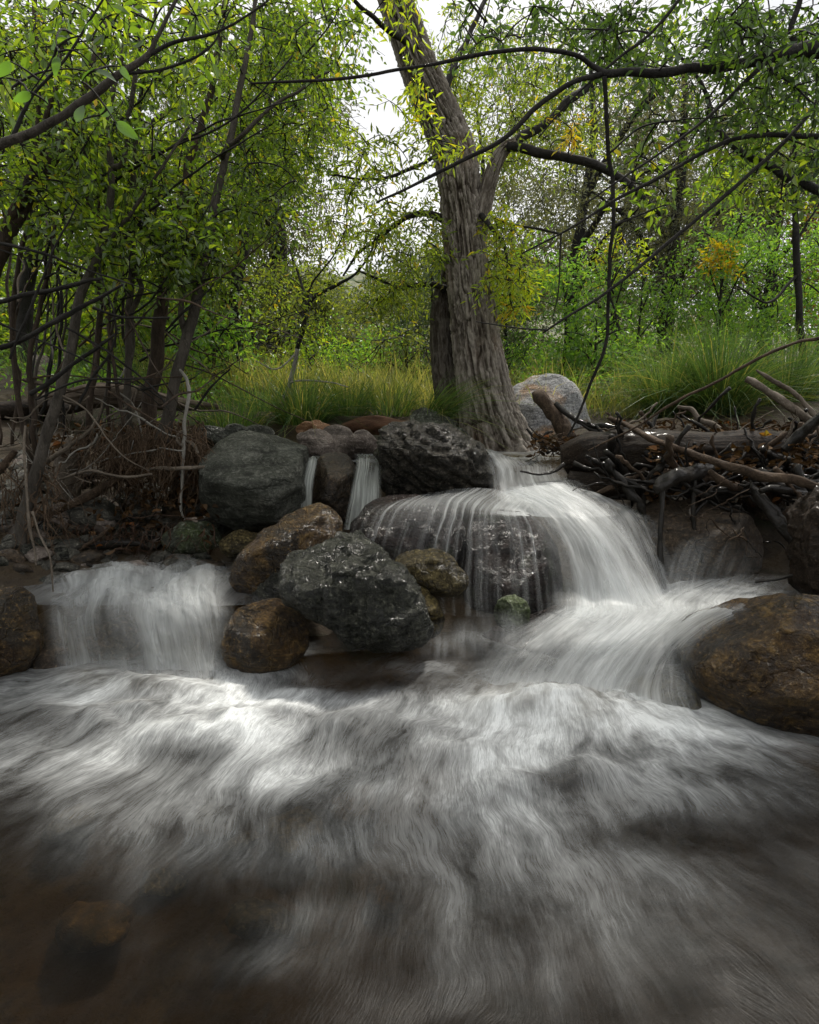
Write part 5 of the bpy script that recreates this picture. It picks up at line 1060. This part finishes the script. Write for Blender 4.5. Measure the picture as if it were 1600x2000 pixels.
for lab, px, Y, h, rx, nc, sd2 in [('rounded olive bush in the distant gap', 690, 17, 1.3, 1.0, 60, 20), ('dark green bush left in the distant gap', 625, 20, 2.9, 1.5, 100, 21), ('wide green bush right in the distant gap', 775, 19, 3.0, 1.8, 120, 22), ('yellow green bush at meadow edge in the gap', 590, 13, 2.1, 0.8, 70, 23), ('tall olive tree far back beyond the meadow', 850, 22, 5.0, 2.0, 120, 24)]:
    blob_tree('bush', lab, px, Y, h, rx, 'leaf_bush', nc, 60, (0.09, 0.15), 0.45, 0.05, 0.02, size=0.5, cat='bush', seed=sd2, group='bushes beyond the meadow')
for lab, px, Y, h, rx, nc, sd2, mt in [('leafy green shrub among the meadow grass left of centre', 645, 7.4, 0.85, 0.4, 44, 38, 'leaf_shrub'), ('low bright green shrub in meadow grass near the trunk', 765, 7.8, 0.8, 0.42, 44, 39, 'leaf_shrub'), ('feathery yellow green bush in the middle of the meadow', 690, 9.5, 1.15, 0.45, 50, 35, 'leaf_bush'), ('twiggy brown weed clump at the right of the meadow', 790, 6.2, 0.7, 0.35, 22, 36, 'leaf_bush'), ('low dark weed clump at the left of the meadow', 600, 6.0, 0.6, 0.35, 26, 37, 'leaf_left'), ('shaded undergrowth bush behind the left log', 90, 6.8, 1.2, 0.9, 60, 30, 'leaf_left'), ('shaded leafy bush between the left stems', 330, 6.4, 1.1, 0.8, 60, 31, 'leaf_left'), ('small lime leaved bush right of the sapling clump', 420, 5.0, 0.7, 0.34, 34, 32, 'leaf_shrub'), ('scrubby olive bush at the left of the meadow', 500, 6.6, 1.3, 0.6, 60, 33, 'leaf_bush'), ('dull tangled bush left of the leaning tree', 530, 7.6, 1.8, 0.6, 50, 34, 'leaf_bush')]:
    blob_tree('bush', lab, px, Y, h, rx, mt, nc, 30, (0.04, 0.065), 0.45, 0.02, 0.05, size=0.24, cat='bush', seed=sd2, group='undergrowth on the left bank', dead=40)
for lab, px, Y, h, rx, nc, sd2, mt in [('tall soft green tree directly behind the trunk', 960, 12.5, 5.6, 1.7, 150, 41, 'leaf_bush'), ('rounded grey green tree between the two junipers', 1215, 13, 5.4, 1.9, 150, 42, 'needle_green'), ('leafy green tree behind the yellow tipped shrub', 1420, 12, 4.6, 1.7, 140, 43, 'leaf_bush'), ('dark green tree behind the thin upright tree', 1590, 11, 5.0, 1.8, 150, 44, 'leaf_left'), ('soft green tree left of the gap beyond the meadow', 540, 14, 5.0, 1.7, 150, 45, 'leaf_bush')]:
    blob_tree('broadleaf_tree', lab, px, Y, h, rx, mt, nc, 52, (0.066, 0.11), 0.42, 0.1, 0.1, size=0.42, cat='tree', seed=sd2, group='trees beyond the stream bank')
T = Tree('thin_tree', 'thin upright dark tree near the right edge', W(1570, 760, 5.2))
T.limb([(1572,790,5.2,14),(1572,690,5.2,13),(1562,600,5.2,13),(1555,480,5.2,12),(1552,360,5.2,10),(1560,200,5.2,7)], 'trunk', bd, 8)
T.limb([(1556,540,5.2,7),(1500,590,5.1,5),(1440,560,5.0,3)], 'limb', bd, 6); T.limb([(1555,470,5.2,6),(1600,400,5.2,4),(1640,330,5.2,3)], 'limb', bd, 6)
T.crown([(1560,300,90,110,4.8,5.6,26),(1450,360,90,70,4.8,5.8,18),(1390,90,170,100,4.6,6,40),(1560,120,80,100,4.8,5.8,20)], 'leaf_left', 22, 0.2, (0.04, 0.06), 0.42, r0=0.006); T.done(bd)

# ------------------------------------------------------------------ woods beyond, too thick to tell apart, and unseen trees added behind the camera to block light
def woodland(name, spots, mat, L, size, per, ratio=0.45):
    cs = []
    for (x0, x1, y0, y1, h0, h1, n) in spots:
        k = 0
        while k < n:
            x, y, f = rng.uniform(x0, x1), rng.uniform(y0, y1), rng.random()
            hh = h0 + (h1 - h0) * (0.5 + 0.5 * vnoise(np.array([[x * 0.55, y * 0.4, 3.3]]), 5)[0])
            c = np.array([[x, y, gz(x, y) + f * hh]])
            if vnoise(c * 0.9, 91)[0] < -0.25: continue
            cs.append(c[0]); k += 1
    b, dr, A, B = spray(np.array(cs), per, size, 0, 0.1)
    b = b + rng.normal(size=b.shape) * size * 0.2
    v, q, a = leaves(b, dr, rng.uniform(L[0], L[1], len(b)), rng.uniform(L[0], L[1], len(b)) * ratio)
    return obj(name, v, None, q, M[mat], base=(0, 0, 0), attrs={'rnd': a}, kind='stuff', smooth=False)
woodland('woodland', [(-10, -2.6, 9, 13, 2.2, 5.0, 440), (-8, -2.2, 7, 9.5, 0.8, 2.2, 260)], 'leaf_left', (0.08, 0.13), 0.4, 60)
woodland('woodland', [(1.3, 12, 10.2, 15, 1.5, 4.6, 800)], 'needle', (0.05, 0.092), 0.36, 60, 0.31)
woodland('undergrowth', [(-2.2, 0.8, 5.0, 10, 0.15, 0.75, 150), (-3.6, -1.35, 3.9, 6.5, 0.05, 0.45, 130), (0.9, 3.8, 4.9, 7.5, 0.2, 0.8, 130)], 'leaf_shrub', (0.025, 0.045), 0.14, 26)
woodland('woodland', [(1.4, 9, 8, 10.5, 0.4, 1.3, 110)], 'leaf_shrub', (0.06, 0.09), 0.3, 50)
woodland('woodland', [(-7, 7, -6.0, -2.2, 2.2, 4.6, 420), (-6, -3.4, -2.2, 2.0, 2.0, 4, 90)], 'leaf_dark', (0.13, 0.2), 0.5, 50)  # added out of view: blocks the sky behind the camera, darkening rock fronts

# ------------------------------------------------------------------ grass
def on(px, Y, dz=0.0):
    x = W(px, 800, Y)[0]; return (x, Y, gz(x, Y) + dz)
tuft('dense arching grass clump above the pinkish slabs', on(590, 4.15), 560, 0.55, 0.6, 0.6, base_r=0.16)
tuft('short grass clump right of the slabs behind the streaked rock', on(680, 4.4), 300, 0.42, 0.55, 0.5, base_r=0.14)
tuft('thin grass clump left of the trunk foot', on(760, 4.5), 300, 0.42, 0.55, 0.45, base_r=0.16)
tuft('wet grass tuft hanging over the mossy rock into the fall', W(850, 820, 3.85), 300, 0.5, 0.35, 0.8, base_r=0.08, lean=(0.5, -0.25), wd=0.005)
tuft('huge fountain of green grass behind the driftwood pile', on(1400, 4.6, 0.02), 1300, 0.9, 0.52, 0.55, base_r=0.2, wd=0.007)
tuft('arching pale green grass clump left of the huge one', on(1300, 4.8), 900, 0.9, 0.5, 0.6, base_r=0.15)
tuft('hazy grass clump right of the huge one', on(1530, 4.9), 900, 0.8, 0.5, 0.5, base_r=0.2)
tuft('small bank grass clump by the weathered ridge rock', on(450, 4.0), 420, 0.34, 0.6, 0.5, base_r=0.2)
tuft('low grass clump behind the left log', on(230, 5.2), 500, 0.4, 0.6, 0.5, base_r=0.4)
tuft('low grass clump behind the pale upright rock', on(110, 5.4), 400, 0.45, 0.6, 0.5, base_r=0.4)
tuft('short grass clump under the slim leaning tree', on(510, 4.5), 420, 0.34, 0.6, 0.5, base_r=0.25)
# the meadow, one carpet
n = 25000
yy = 4.7 + 16 * rng.random(n) ** 1.6; xx = rng.uniform(-0.42, 0.42, n) * yy
xx = np.where(rng.random(n) < 0.4, rng.uniform(-0.3, 0.07, n) * yy, xx)
zz = _tps(xx, yy)
a = rng.uniform(0, 6.283, n); s = np.abs(rng.normal(size=n)) * 0.35
d = nrm(np.stack([np.cos(a) * s, np.sin(a) * s, np.ones(n)], -1))
V, F, A = grass_verts(np.stack([xx, yy, zz - 0.03], -1), d, (0.26 + 0.058 * yy) * rng.uniform(0.35, 1.3, n) * (0.75 + 0.7 * fbm(np.stack([xx * 0.9, yy * 0.7, 0 * xx], -1), 3, 44)), 0.0035 + 0.0007 * yy, 0.4 * rng.uniform(0.3, 1.3, n), 3)
obj('meadow_grass', V, None, F, M['grass_dry'], base=(0, 0, 0), attrs={'rnd': A}, kind='stuff', smooth=False)

# ------------------------------------------------------------------ driftwood
def stick(name, label, pts, mat, cat='branch', group=None, sides=8, wob=0.45, n=None, seed=0, knot=0.26):
    A = np.array([[*W(p[0], p[1], p[2]), p[3] * 0.5 * MPP(p[1], p[2])] for p in pts]); n = n or 11 * len(pts); sides = max(sides, 9)
    B = interp_path(A, n); P, r = B[:, :3], np.maximum(B[:, 3], 0.001)
    r = r * (1 + 0.35 * np.clip(fbm(P * 14 + seed, 2, 4), 0, 1))
    q = P * 9 + seed * 5.3
    P = P + np.stack([fbm(q, 3, 1), fbm(q + 30, 3, 2), fbm(q + 60, 3, 3)], -1) * (wob * np.minimum(r * 3, 0.02))[:, None]
    th = np.arange(sides) / sides * 6.283
    qq = np.stack([np.repeat(P[:, 0], sides) * 12 + np.tile(np.cos(th), n) * 1.5, np.repeat(P[:, 1], sides) * 12 + np.tile(np.sin(th), n) * 1.5, np.repeat(P[:, 2], sides) * 12 + seed], -1)
    V, F3, F4 = tube(P, r, sides, True, fbm(qq, 3, seed).reshape(n, sides) * (r * knot * 2)[:, None])
    o = obj(name, V, F3, F4, M[mat], base=P[0]); return tag(o, label, cat, group)
def log_(label, pts, mat, sides=40, n=90, amp=0.05, seed=0, name='log', gouge=0.0):
    A = np.array([[*W(p[0], p[1], p[2]), p[3] * 0.5 * MPP(p[1], p[2])] for p in pts]); B = interp_path(A, n); P, r = B[:, :3], B[:, 3]
    th = np.arange(sides) / sides * 6.283; TH, S = np.meshgrid(th, np.linspace(0, 1, n)); Lg = np.linalg.norm(P[-1] - P[0])
    q = np.stack([np.cos(TH) * 4.5, np.sin(TH) * 4.5, S * Lg * 2.0], -1).reshape(-1, 3) + seed * 9
    D = amp * (ridge(q, 4, seed) * 0.9 + 0.5 * fbm(q * np.array([4, 4, 2.0]), 3, seed + 2)) * np.repeat(r, sides) * 2
    if gouge:
        gq = np.stack([S.ravel() * Lg * 2.4 + seed, TH.ravel() * 0.45, 0 * S.ravel()], -1)
        D = D - gouge * np.repeat(r, sides) * np.clip(fbm(gq, 3, seed + 7) * 2.2 + 0.1, 0, 1)
    V, F3, F4 = tube(P, r, sides, True, D.reshape(n, sides))
    return tag(obj(name, V, F3, F4, M[mat], base=P[n // 2]), label, 'log')
log_('split wet black log bridging the stream on the right', [(1105,905,3.35,70),(1160,890,3.3,88),(1230,888,3.25,92),(1300,886,3.2,88),(1400,880,3.2,80),(1520,880,3.3,70)], 'log_wet', 48, 120, 0.07, 1, gouge=0.3)
log_('dark wet log lying under the split log', [(1110,940,3.2,40),(1180,950,3.15,44),(1260,955,3.1,42),(1340,950,3.1,36)], 'log_wet', 30, 70, 0.08, 2)
rock('root_wad', 'broken root end of a wet trunk at the right edge', [(1552,1010),(1565,975),(1600,945),(1660,940),(1700,1000),(1700,1100),(1660,1170),(1600,1172),(1572,1150),(1556,1100),(1562,1060)], 2.5, 0.14, M['log_wet'], 211, sub=6, amp=0.09, facets=4, ridg=0.09, fine=0.04, cat='root wad', strata=((0.2, 0.1, 0.9), 2.5, 0.05))
log_('dry cracked log lying across the left bank', [(60,800,3.9,40),(130,782,3.9,46),(190,772,3.9,48),(250,776,3.9,44),(330,788,3.9,30),(425,796,3.9,12)], 'log_dry', 36, 90, 0.1, 4, gouge=0.25)
log_('thin dark log below the dry cracked one', [(-60,815,3.7,36),(30,800,3.75,34),(90,792,3.8,26),(140,800,3.8,16)], 'log_wet', 24, 50, 0.1, 5)
log_('reddish rotten log end behind the streaked rock', [(670,838,4.0,22),(710,832,3.95,34),(750,832,3.9,34),(800,835,3.9,26)], 'log_red', 30, 60, 0.14, 6, gouge=0.3)
log_('peeled pale stump standing among the left twigs', [(128,1000,3.15,52),(128,960,3.15,50),(130,920,3.16,46),(140,885,3.18,46),(150,860,3.2,34)], 'wood_pale', 30, 60, 0.1, 7, name='stump', gouge=0.2)
log_('grey split log slanting behind the peeled stump', [(140,910,3.4,22),(180,935,3.38,24),(215,960,3.36,20)], 'log_dry', 20, 40, 0.1, 8)
log_('short grey stump in the grass left of the gap', [(505,800,4.7,24),(498,780,4.7,22),(490,762,4.7,20)], 'log_dry', 16, 24, 0.1, 9, name='stump')
S = stick
S('branch', 'knobbed broken stub standing in front of the pale boulder', [(1045,768,3.75,14),(1055,778,3.72,26),(1075,800,3.68,27),(1095,830,3.64,30),(1112,862,3.6,34)], 'wood_brown', sides=14, n=40, knot=0.25)
S('branch', 'dark forked branch running right from the knobbed stub', [(1085,790,3.68,10),(1110,810,3.6,10),(1145,830,3.5,10),(1190,836,3.4,10),(1240,845,3.35,9),(1270,860,3.3,6)], 'wood_wet', seed=1)
S('branch', 'thin dark branch under the forked one', [(1110,812,3.6,6),(1160,840,3.45,7),(1210,852,3.35,7),(1235,848,3.3,4)], 'wood_wet', seed=2)
S('branch', 'long pale pole slanting down across the driftwood pile', [(1190,815,3.3,8),(1230,835,3.15,10),(1270,858,3.0,13),(1340,882,2.9,15),(1420,908,2.8,17),(1500,932,2.7,18),(1560,940,2.64,18),(1650,970,2.6,18)], 'wood_brown', seed=3, sides=10)
S('branch', 'thick shiny black branch end poking from the pile', [(1284,958,2.75,26),(1300,944,2.76,30),(1330,928,2.8,28),(1365,920,2.9,24),(1400,915,3.0,20)], 'wood_wet', seed=4, sides=12, n=40, knot=0.25)
S('stick', 'long black stick hanging into the white water', [(1296,950,2.74,10),(1293,1000,2.7,9),(1290,1060,2.66,9),(1293,1110,2.62,9),(1301,1175,2.56,9)], 'wood_wet', seed=5)
S('stick', 'shorter black stick hanging right of the long one', [(1358,935,2.85,9),(1352,990,2.82,8),(1358,1040,2.8,8),(1373,1100,2.76,6)], 'wood_wet', seed=6)
S('branch', 'splintered grey snag slanting down at right', [(1466,938,2.85,4),(1480,965,2.8,18),(1510,1000,2.74,24),(1540,1040,2.66,28),(1570,1075,2.6,30)], 'wood_wet', seed=7, sides=12, n=40, knot=0.3)
S('branch', 'thick dry pole slanting at upper right', [(1458,740,3.5,10),(1480,752,3.45,15),(1530,785,3.4,17),(1585,825,3.35,18),(1650,880,3.3,18)], 'wood_pale', seed=8)
S('branch', 'twisted pale branch above the dry pole', [(1478,722,3.6,4),(1500,738,3.55,8),(1545,765,3.5,9),(1580,800,3.45,11),(1620,850,3.4,12)], 'wood_pale', seed=9)
S('branch', 'crooked tan branch lying in front of the huge grass', [(1322,794,3.5,6),(1350,800,3.48,9),(1365,820,3.45,11),(1395,832,3.4,11),(1420,856,3.35,9)], 'wood_pale', seed=10)
S('branch', 'dark limb rising from the pile at the right edge', [(1530,880,3.0,18),(1560,855,2.98,18),(1600,820,2.95,20),(1660,790,2.9,22)], 'wood_wet', seed=11)
S('twig', 'long thin arching twig over the grass at right', [(1150,880,3.1,3),(1250,830,3.0,4),(1320,785,2.9,5),(1400,745,2.85,5),(1480,700,2.8,6),(1560,668,2.8,6),(1640,655,2.8,7)], 'wood_brown', 'twig', seed=12)
S('twig', 'crooked black twig beside the upper stream', [(1030,838,3.6,4),(1045,855,3.58,5),(1060,868,3.55,6),(1072,885,3.5,7)], 'wood_wet', 'twig', seed=13)
S('twig', 'hooked dark twig touching the crooked black one', [(1080,842,3.55,5),(1068,846,3.55,6),(1060,862,3.55,6)], 'wood_wet', 'twig', seed=14)
S('twig', 'thin black twig trailing in the upper chute', [(1015,920,3.1,3),(1050,925,3.08,5),(1080,920,3.1,6),(1100,908,3.15,8)], 'wood_wet', 'twig', seed=15)
S('twig', 'small twig reaching from the root end over foam', [(1475,1137,2.5,4),(1510,1133,2.48,5),(1550,1122,2.46,7)], 'wood_wet', 'twig', seed=16)
S('root', 'white bent root hanging from the leaning sapling', [(352,722,2.95,3),(365,745,2.92,6),(369,780,2.9,7),(361,830,2.9,6),(359,880,2.9,7),(356,950,2.9,5),(354,1000,2.9,4),(368,1027,2.9,2)], 'bark_white', 'root', seed=17, wob=0.6, n=60)
S('twig', 'straight pale twig crossing the white bent root', [(288,915,2.88,5),(340,914,2.86,7),(398,911,2.84,6)], 'wood_pale', 'twig', seed=18)
S('root', 'curled pale root loop right of the white one', [(357,870,2.9,5),(346,860,2.9,5),(349,845,2.9,5),(362,838,2.9,4)], 'wood_pale', 'root', seed=19)
S('root', 'short curved pale root end near the grey boulder', [(362,862,2.9,6),(378,868,2.9,7),(388,884,2.9,6)], 'wood_pale', 'root', seed=20)
S('twig', 'long pale bowed twig across the left hollow', [(100,945,2.8,5),(140,928,2.8,5),(180,920,2.8,5),(240,932,2.8,5),(298,926,2.8,4)], 'wood_pale', 'twig', seed=21)
S('branch', 'grey dead branch fanning up right from the thin stem', [(90,900,2.85,9),(120,880,2.85,8),(155,855,2.85,7),(185,825,2.85,6),(198,800,2.85,4),(201,780,2.85,3)], 'wood_pale', seed=22)
S('branch', 'brown pole slanting down left beneath the roots', [(85,1015,2.85,8),(140,985,2.9,14),(190,960,2.95,16),(235,935,3.0,14)], 'wood_brown', seed=23)
S('branch', 'wet black branch lying at the left water line', [(60,1088,2.74,10),(120,1075,2.76,16),(190,1068,2.78,18),(260,1060,2.78,12),(280,1065,2.78,7)], 'wood_wet', seed=24)
S('branch', 'thin forked branch lying on the wet black one', [(135,1090,2.72,8),(160,1070,2.74,8),(195,1048,2.76,7),(215,1030,2.78,5)], 'wood_brown', seed=25)
S('branch', 'thin dark branch at the foam edge on the left', [(58,1092,2.7,8),(110,1090,2.68,8),(150,1098,2.66,6),(180,1105,2.64,4)], 'wood_wet', seed=26)
S('branch', 'fallen dark branch leaning at far left', [(-10,925,2.8,14),(10,905,2.82,14),(30,880,2.84,10)], 'wood_brown', seed=27)
S('twig', 'long drooping thin twig by the dark sapling base', [(48,830,2.6,5),(46,880,2.55,5),(52,960,2.5,5),(58,1030,2.46,5),(68,1075,2.44,4),(72,1105,2.42,3)], 'wood_pale', 'twig', seed=28)
S('twig', 'second drooping twig reaching down to the water', [(62,1000,2.5,4),(80,1050,2.46,4),(98,1090,2.42,4),(104,1160,2.38,3)], 'wood_pale', 'twig', seed=29)
XL = ['lowest slanting from the left edge', 'nearly level one just above it', 'one rising between two slender stems', 'highest long one drooping to the right', 'thin level one in front of the dry log', 'thin one falling right towards the root mat', 'level one joining the grey and brown stems', 'short upright one before the dry log', 'steep one rising at the far left', 'one rising right of the leaning sapling']
for i, p in enumerate([[(0,680,2.4,10),(60,655,2.4,9),(110,625,2.4,9),(160,600,2.4,8),(240,555,2.4,4)], [(-5,590,2.5,9),(60,575,2.5,9),(130,560,2.5,8),(200,545,2.5,5)], [(60,770,2.6,9),(120,730,2.6,8),(170,690,2.6,7),(230,650,2.6,4)], [(-5,475,2.5,6),(80,495,2.5,5),(180,530,2.5,4),(300,570,2.5,2)], [(70,780,2.5,3),(150,745,2.5,4),(260,740,2.5,3),(300,740,2.5,2)], [(130,640,2.6,4),(230,700,2.6,4),(300,760,2.6,3),(330,800,2.6,2)], [(180,600,2.5,5),(240,620,2.5,5),(330,620,2.5,4)], [(150,800,2.7,5),(180,740,2.7,5),(215,690,2.7,4),(230,640,2.7,3)], [(20,700,2.4,5),(60,600,2.4,5),(100,500,2.4,4),(150,400,2.4,3)], [(380,800,3.2,4),(410,760,3.2,4),(450,720,3.2,3)]]):
    S('branch', 'bare dark branch across the left stems, ' + XL[i], p, 'bark_dark', group='bare branches across the left stems', seed=40 + i)

for i in range(34):
    x0, y0 = random.uniform(-20, 330), random.uniform(480, 800); a_ = random.choice([random.gauss(0.6, 0.4), random.gauss(-0.4, 0.3), random.gauss(1.3, 0.4)]); Lp = random.uniform(120, 330); Yt = random.uniform(2.5, 3.6)
    pts = [(x0 + math.cos(a_) * Lp * k + random.uniform(-9, 9), y0 - math.sin(a_) * Lp * k + random.uniform(-9, 9), Yt + 0.3 * k * random.uniform(-1, 1), random.uniform(3, 5) * (1 - 0.6 * k)) for k in np.linspace(0, 1, 5)]
    S('twig', 'thin bare twig criss-crossing among the left sapling stems', pts, random.choice(['bark_dark', 'bark_brown', 'wood_brown', 'wood_pale']), 'twig', 'thin twigs among the left stems', seed=80 + i)
# driftwood pile: many separate sticks
def rand_stick(px, py, Y, Lm, ang, w, mat, name, label, cat, group, bend=0.12, sides=6, dy=0.0):
    c = W(px, py, Y); d = np.array([math.cos(ang), dy, math.sin(ang)]); d = nrm(d)
    k = 5; t = np.linspace(-0.5, 0.5, k)
    P = c + d * (t * Lm)[:, None] + rng.normal(size=(k, 3)) * bend * Lm * 0.35
    B = interp_path(np.column_stack([P, w * (1 - 0.5 * np.abs(t) * rng.uniform(0.4, 1.6, k))]), 14)
    r_ = np.maximum(B[:, 3], 0.001) * (1 + 0.3 * rng.normal(size=14).clip(-1, 1.5))
    V, F3, F4 = tube(B[:, :3] + rng.normal(size=(14, 3)) * min(0.006, w * 0.7), r_, sides, True)
    return tag(obj(name, V, F3, F4, M[mat], base=c), label, cat, group)
for i in range(175):
    px = random.uniform(1190, 1640); f = (px - 1240) / 400
    py = random.uniform(845, 960) + f * random.uniform(-10, 50); Y = 3.45 - (py - 845) / 115 * 0.55 + random.uniform(-0.1, 0.1)
    w_, m_ = random.choice([0.005, 0.007, 0.01, 0.014, 0.02]), random.choice(['wood_wet', 'wood_wet', 'wood_wet', 'wood_brown', 'wood_wet'])
    lb = '%s %s stick in the %s driftwood pile, %s' % ('thick' if w_ > 0.012 else 'thin', 'wet black' if m_ == 'wood_wet' else 'damp brown', 'upper' if py - f * 20 < 900 else 'lower', 'left end by the split log' if px < 1320 else ('around its middle' if px < 1470 else 'towards the right edge'))
    rand_stick(px, py, Y, random.uniform(0.18, 0.6), random.gauss(-0.15, 0.6), w_, m_, 'stick', lb, 'stick', 'sticks in the driftwood pile', 0.1, 6, random.uniform(-.6, .6))
for i in range(46):
    px = random.uniform(1200, 1620); py = random.uniform(822, 900); Y = random.uniform(3.2, 3.6)
    rand_stick(px, py, Y, random.uniform(0.12, 0.45), random.gauss(-0.2, 0.8), random.choice([0.003, 0.004, 0.006]), random.choice(['wood_pale', 'wood_brown', 'wood_brown']), 'twig', 'thin brown twig on top of the driftwood pile', 'twig', 'twigs on the driftwood pile', 0.12, 5, random.uniform(-.5, .5))
for i in range(26):
    rand_stick(random.uniform(1040, 1140), random.uniform(850, 885), random.uniform(3.4, 3.6), random.uniform(0.08, 0.22), random.uniform(-1.2, 1.2), random.choice([0.002, 0.003]), random.choice(['wood_wet', 'wood_brown']), 'twig', 'fine twig matted at the foot of the knobbed stub', 'twig', 'twigs at the knobbed stub', 0.2, 4, random.uniform(-.5, .5))
for i in range(30):
    px = random.uniform(1330, 1600); rand_stick(px, random.uniform(950, 1080), random.uniform(2.7, 3.0), random.uniform(0.08, 0.25), random.uniform(-2.2, 0.6), random.choice([0.0025, 0.004]), random.choice(['wood_wet', 'wood_brown']), 'twig', 'thin twig dangling under the right of the pile', 'twig', 'twigs under the driftwood pile', 0.15, 4, random.uniform(-.4, .4))
for i in range(60):
    px = random.uniform(40, 330); rand_stick(px, random.uniform(800, 940), random.uniform(2.75, 3.2), random.uniform(0.15, 0.5), random.gauss(0.6, 0.7), random.choice([0.002, 0.003, 0.004]), random.choice(['wood_pale', 'wood_pale', 'bark_white', 'wood_pale', 'wood_brown']), 'twig', 'bleached bare twig in the tangle at left', 'twig', 'bleached twigs on the left bank', 0.12, 4, random.uniform(-.5, .5))
for i in range(50):
    px = random.uniform(-10, 400); rand_stick(px, random.uniform(1000, 1090), random.uniform(2.72, 3.1), random.uniform(0.1, 0.4), random.gauss(0.2, 0.6), random.choice([0.002, 0.003, 0.005]), random.choice(['root_red', 'wood_wet', 'wood_brown']), 'twig', 'wet brown twig lying along the left water edge', 'twig', 'twigs at the left water edge', 0.12, 4, random.uniform(-.5, .5))
# matted roots under the saplings
def root_mat(label, x0, x1, y0, y1, Y0, Y1, n, L, mat, w=0.0022, name='root_mat'):
    o = thing(name, label, 'roots', W((x0 + x1) / 2, y1, Y0))
    A = np.array([W(random.uniform(x0, x1), random.uniform(y0, y0 + (y1 - y0) * 0.7), random.uniform(Y0, Y1)) for _ in range(n)])
    mb = MB()
    for a in A:
        l = L * random.uniform(0.3, 1.1); k = 5; t = np.linspace(0, 1, k)
        d = nrm(np.array([random.gauss(0, 0.45), random.gauss(0, 0.3) - 0.15, -1.0]))
        P = a + d * (t * l)[:, None] + rng.normal(size=(k, 3)) * 0.07 * l; P[0] = a
        B = interp_path(P, 8); V, _, F4 = tube(B, np.linspace(w * random.uniform(0.6, 2.2), w * 0.4, 8), 4, False); mb.add(V, None, F4)
    mb.build('roots', M[mat], o, 'stuff'); return o
root_mat('matted brown roots hanging under the leaning saplings', 215, 400, 820, 980, 2.95, 3.25, 520, 0.24, 'root')
root_mat('fine brown roots fringing the bank at the sapling feet', 150, 400, 830, 930, 2.85, 3.1, 420, 0.2, 'root', 0.0016)
root_mat('wet reddish roots trailing at the left water edge', 120, 420, 1020, 1080, 2.72, 2.9, 160, 0.12, 'root_red', 0.002)
root_mat('dark roots around the far left sapling base', 0, 120, 900, 1080, 2.6, 2.9, 130, 0.25, 'root', 0.0018)
# leaf litter on the pile, at the bank and the tree foot
def litter(label, spots, mat='litter'):
    b = np.array([W(random.uniform(x0, x1), random.uniform(y0, y1), random.uniform(Y0, Y1)) for (x0, x1, y0, y1, Y0, Y1, n) in spots for _ in range(n)])
    v, q, a = leaves(b, rng.normal(size=b.shape) * np.array([1, 1, 0.5]), rng.uniform(0.03, 0.06, len(b)), rng.uniform(0.018, 0.032, len(b)))
    o = obj('leaf_litter', v, None, q, M[mat], base=(0, 0, 0), attrs={'rnd': a}, kind='stuff', smooth=False); return o
litter('', [(1180,1640,825,850,3.5,4.1,420),(1180,1640,838,880,3.2,3.7,500),(1260,1640,870,980,2.9,3.3,700),(1040,1150,850,890,3.4,3.7,120),(60,400,830,900,3.0,3.5,300),(-40,420,980,1085,2.7,3.1,260),(240,400,880,980,2.95,3.2,260)])
rs_ = [(1437, 852, 3.2), (1495, 852, 3.15)]
for px, py, Y in rs_:
    v, q, a = leaves(np.array([W(px, py, Y)] * 3), np.array([[1, 0, .4], [-1, 0, .5], [0, -.3, 1]], float), 0.035, 0.028)
    tag(obj('fallen_leaf', v, None, q, M['leaf_rust'], attrs={'rnd': a}, smooth=False), 'curled rust red dead leaf on the driftwood, %s' % ('left one' if px < 1450 else 'right one'), 'leaf')
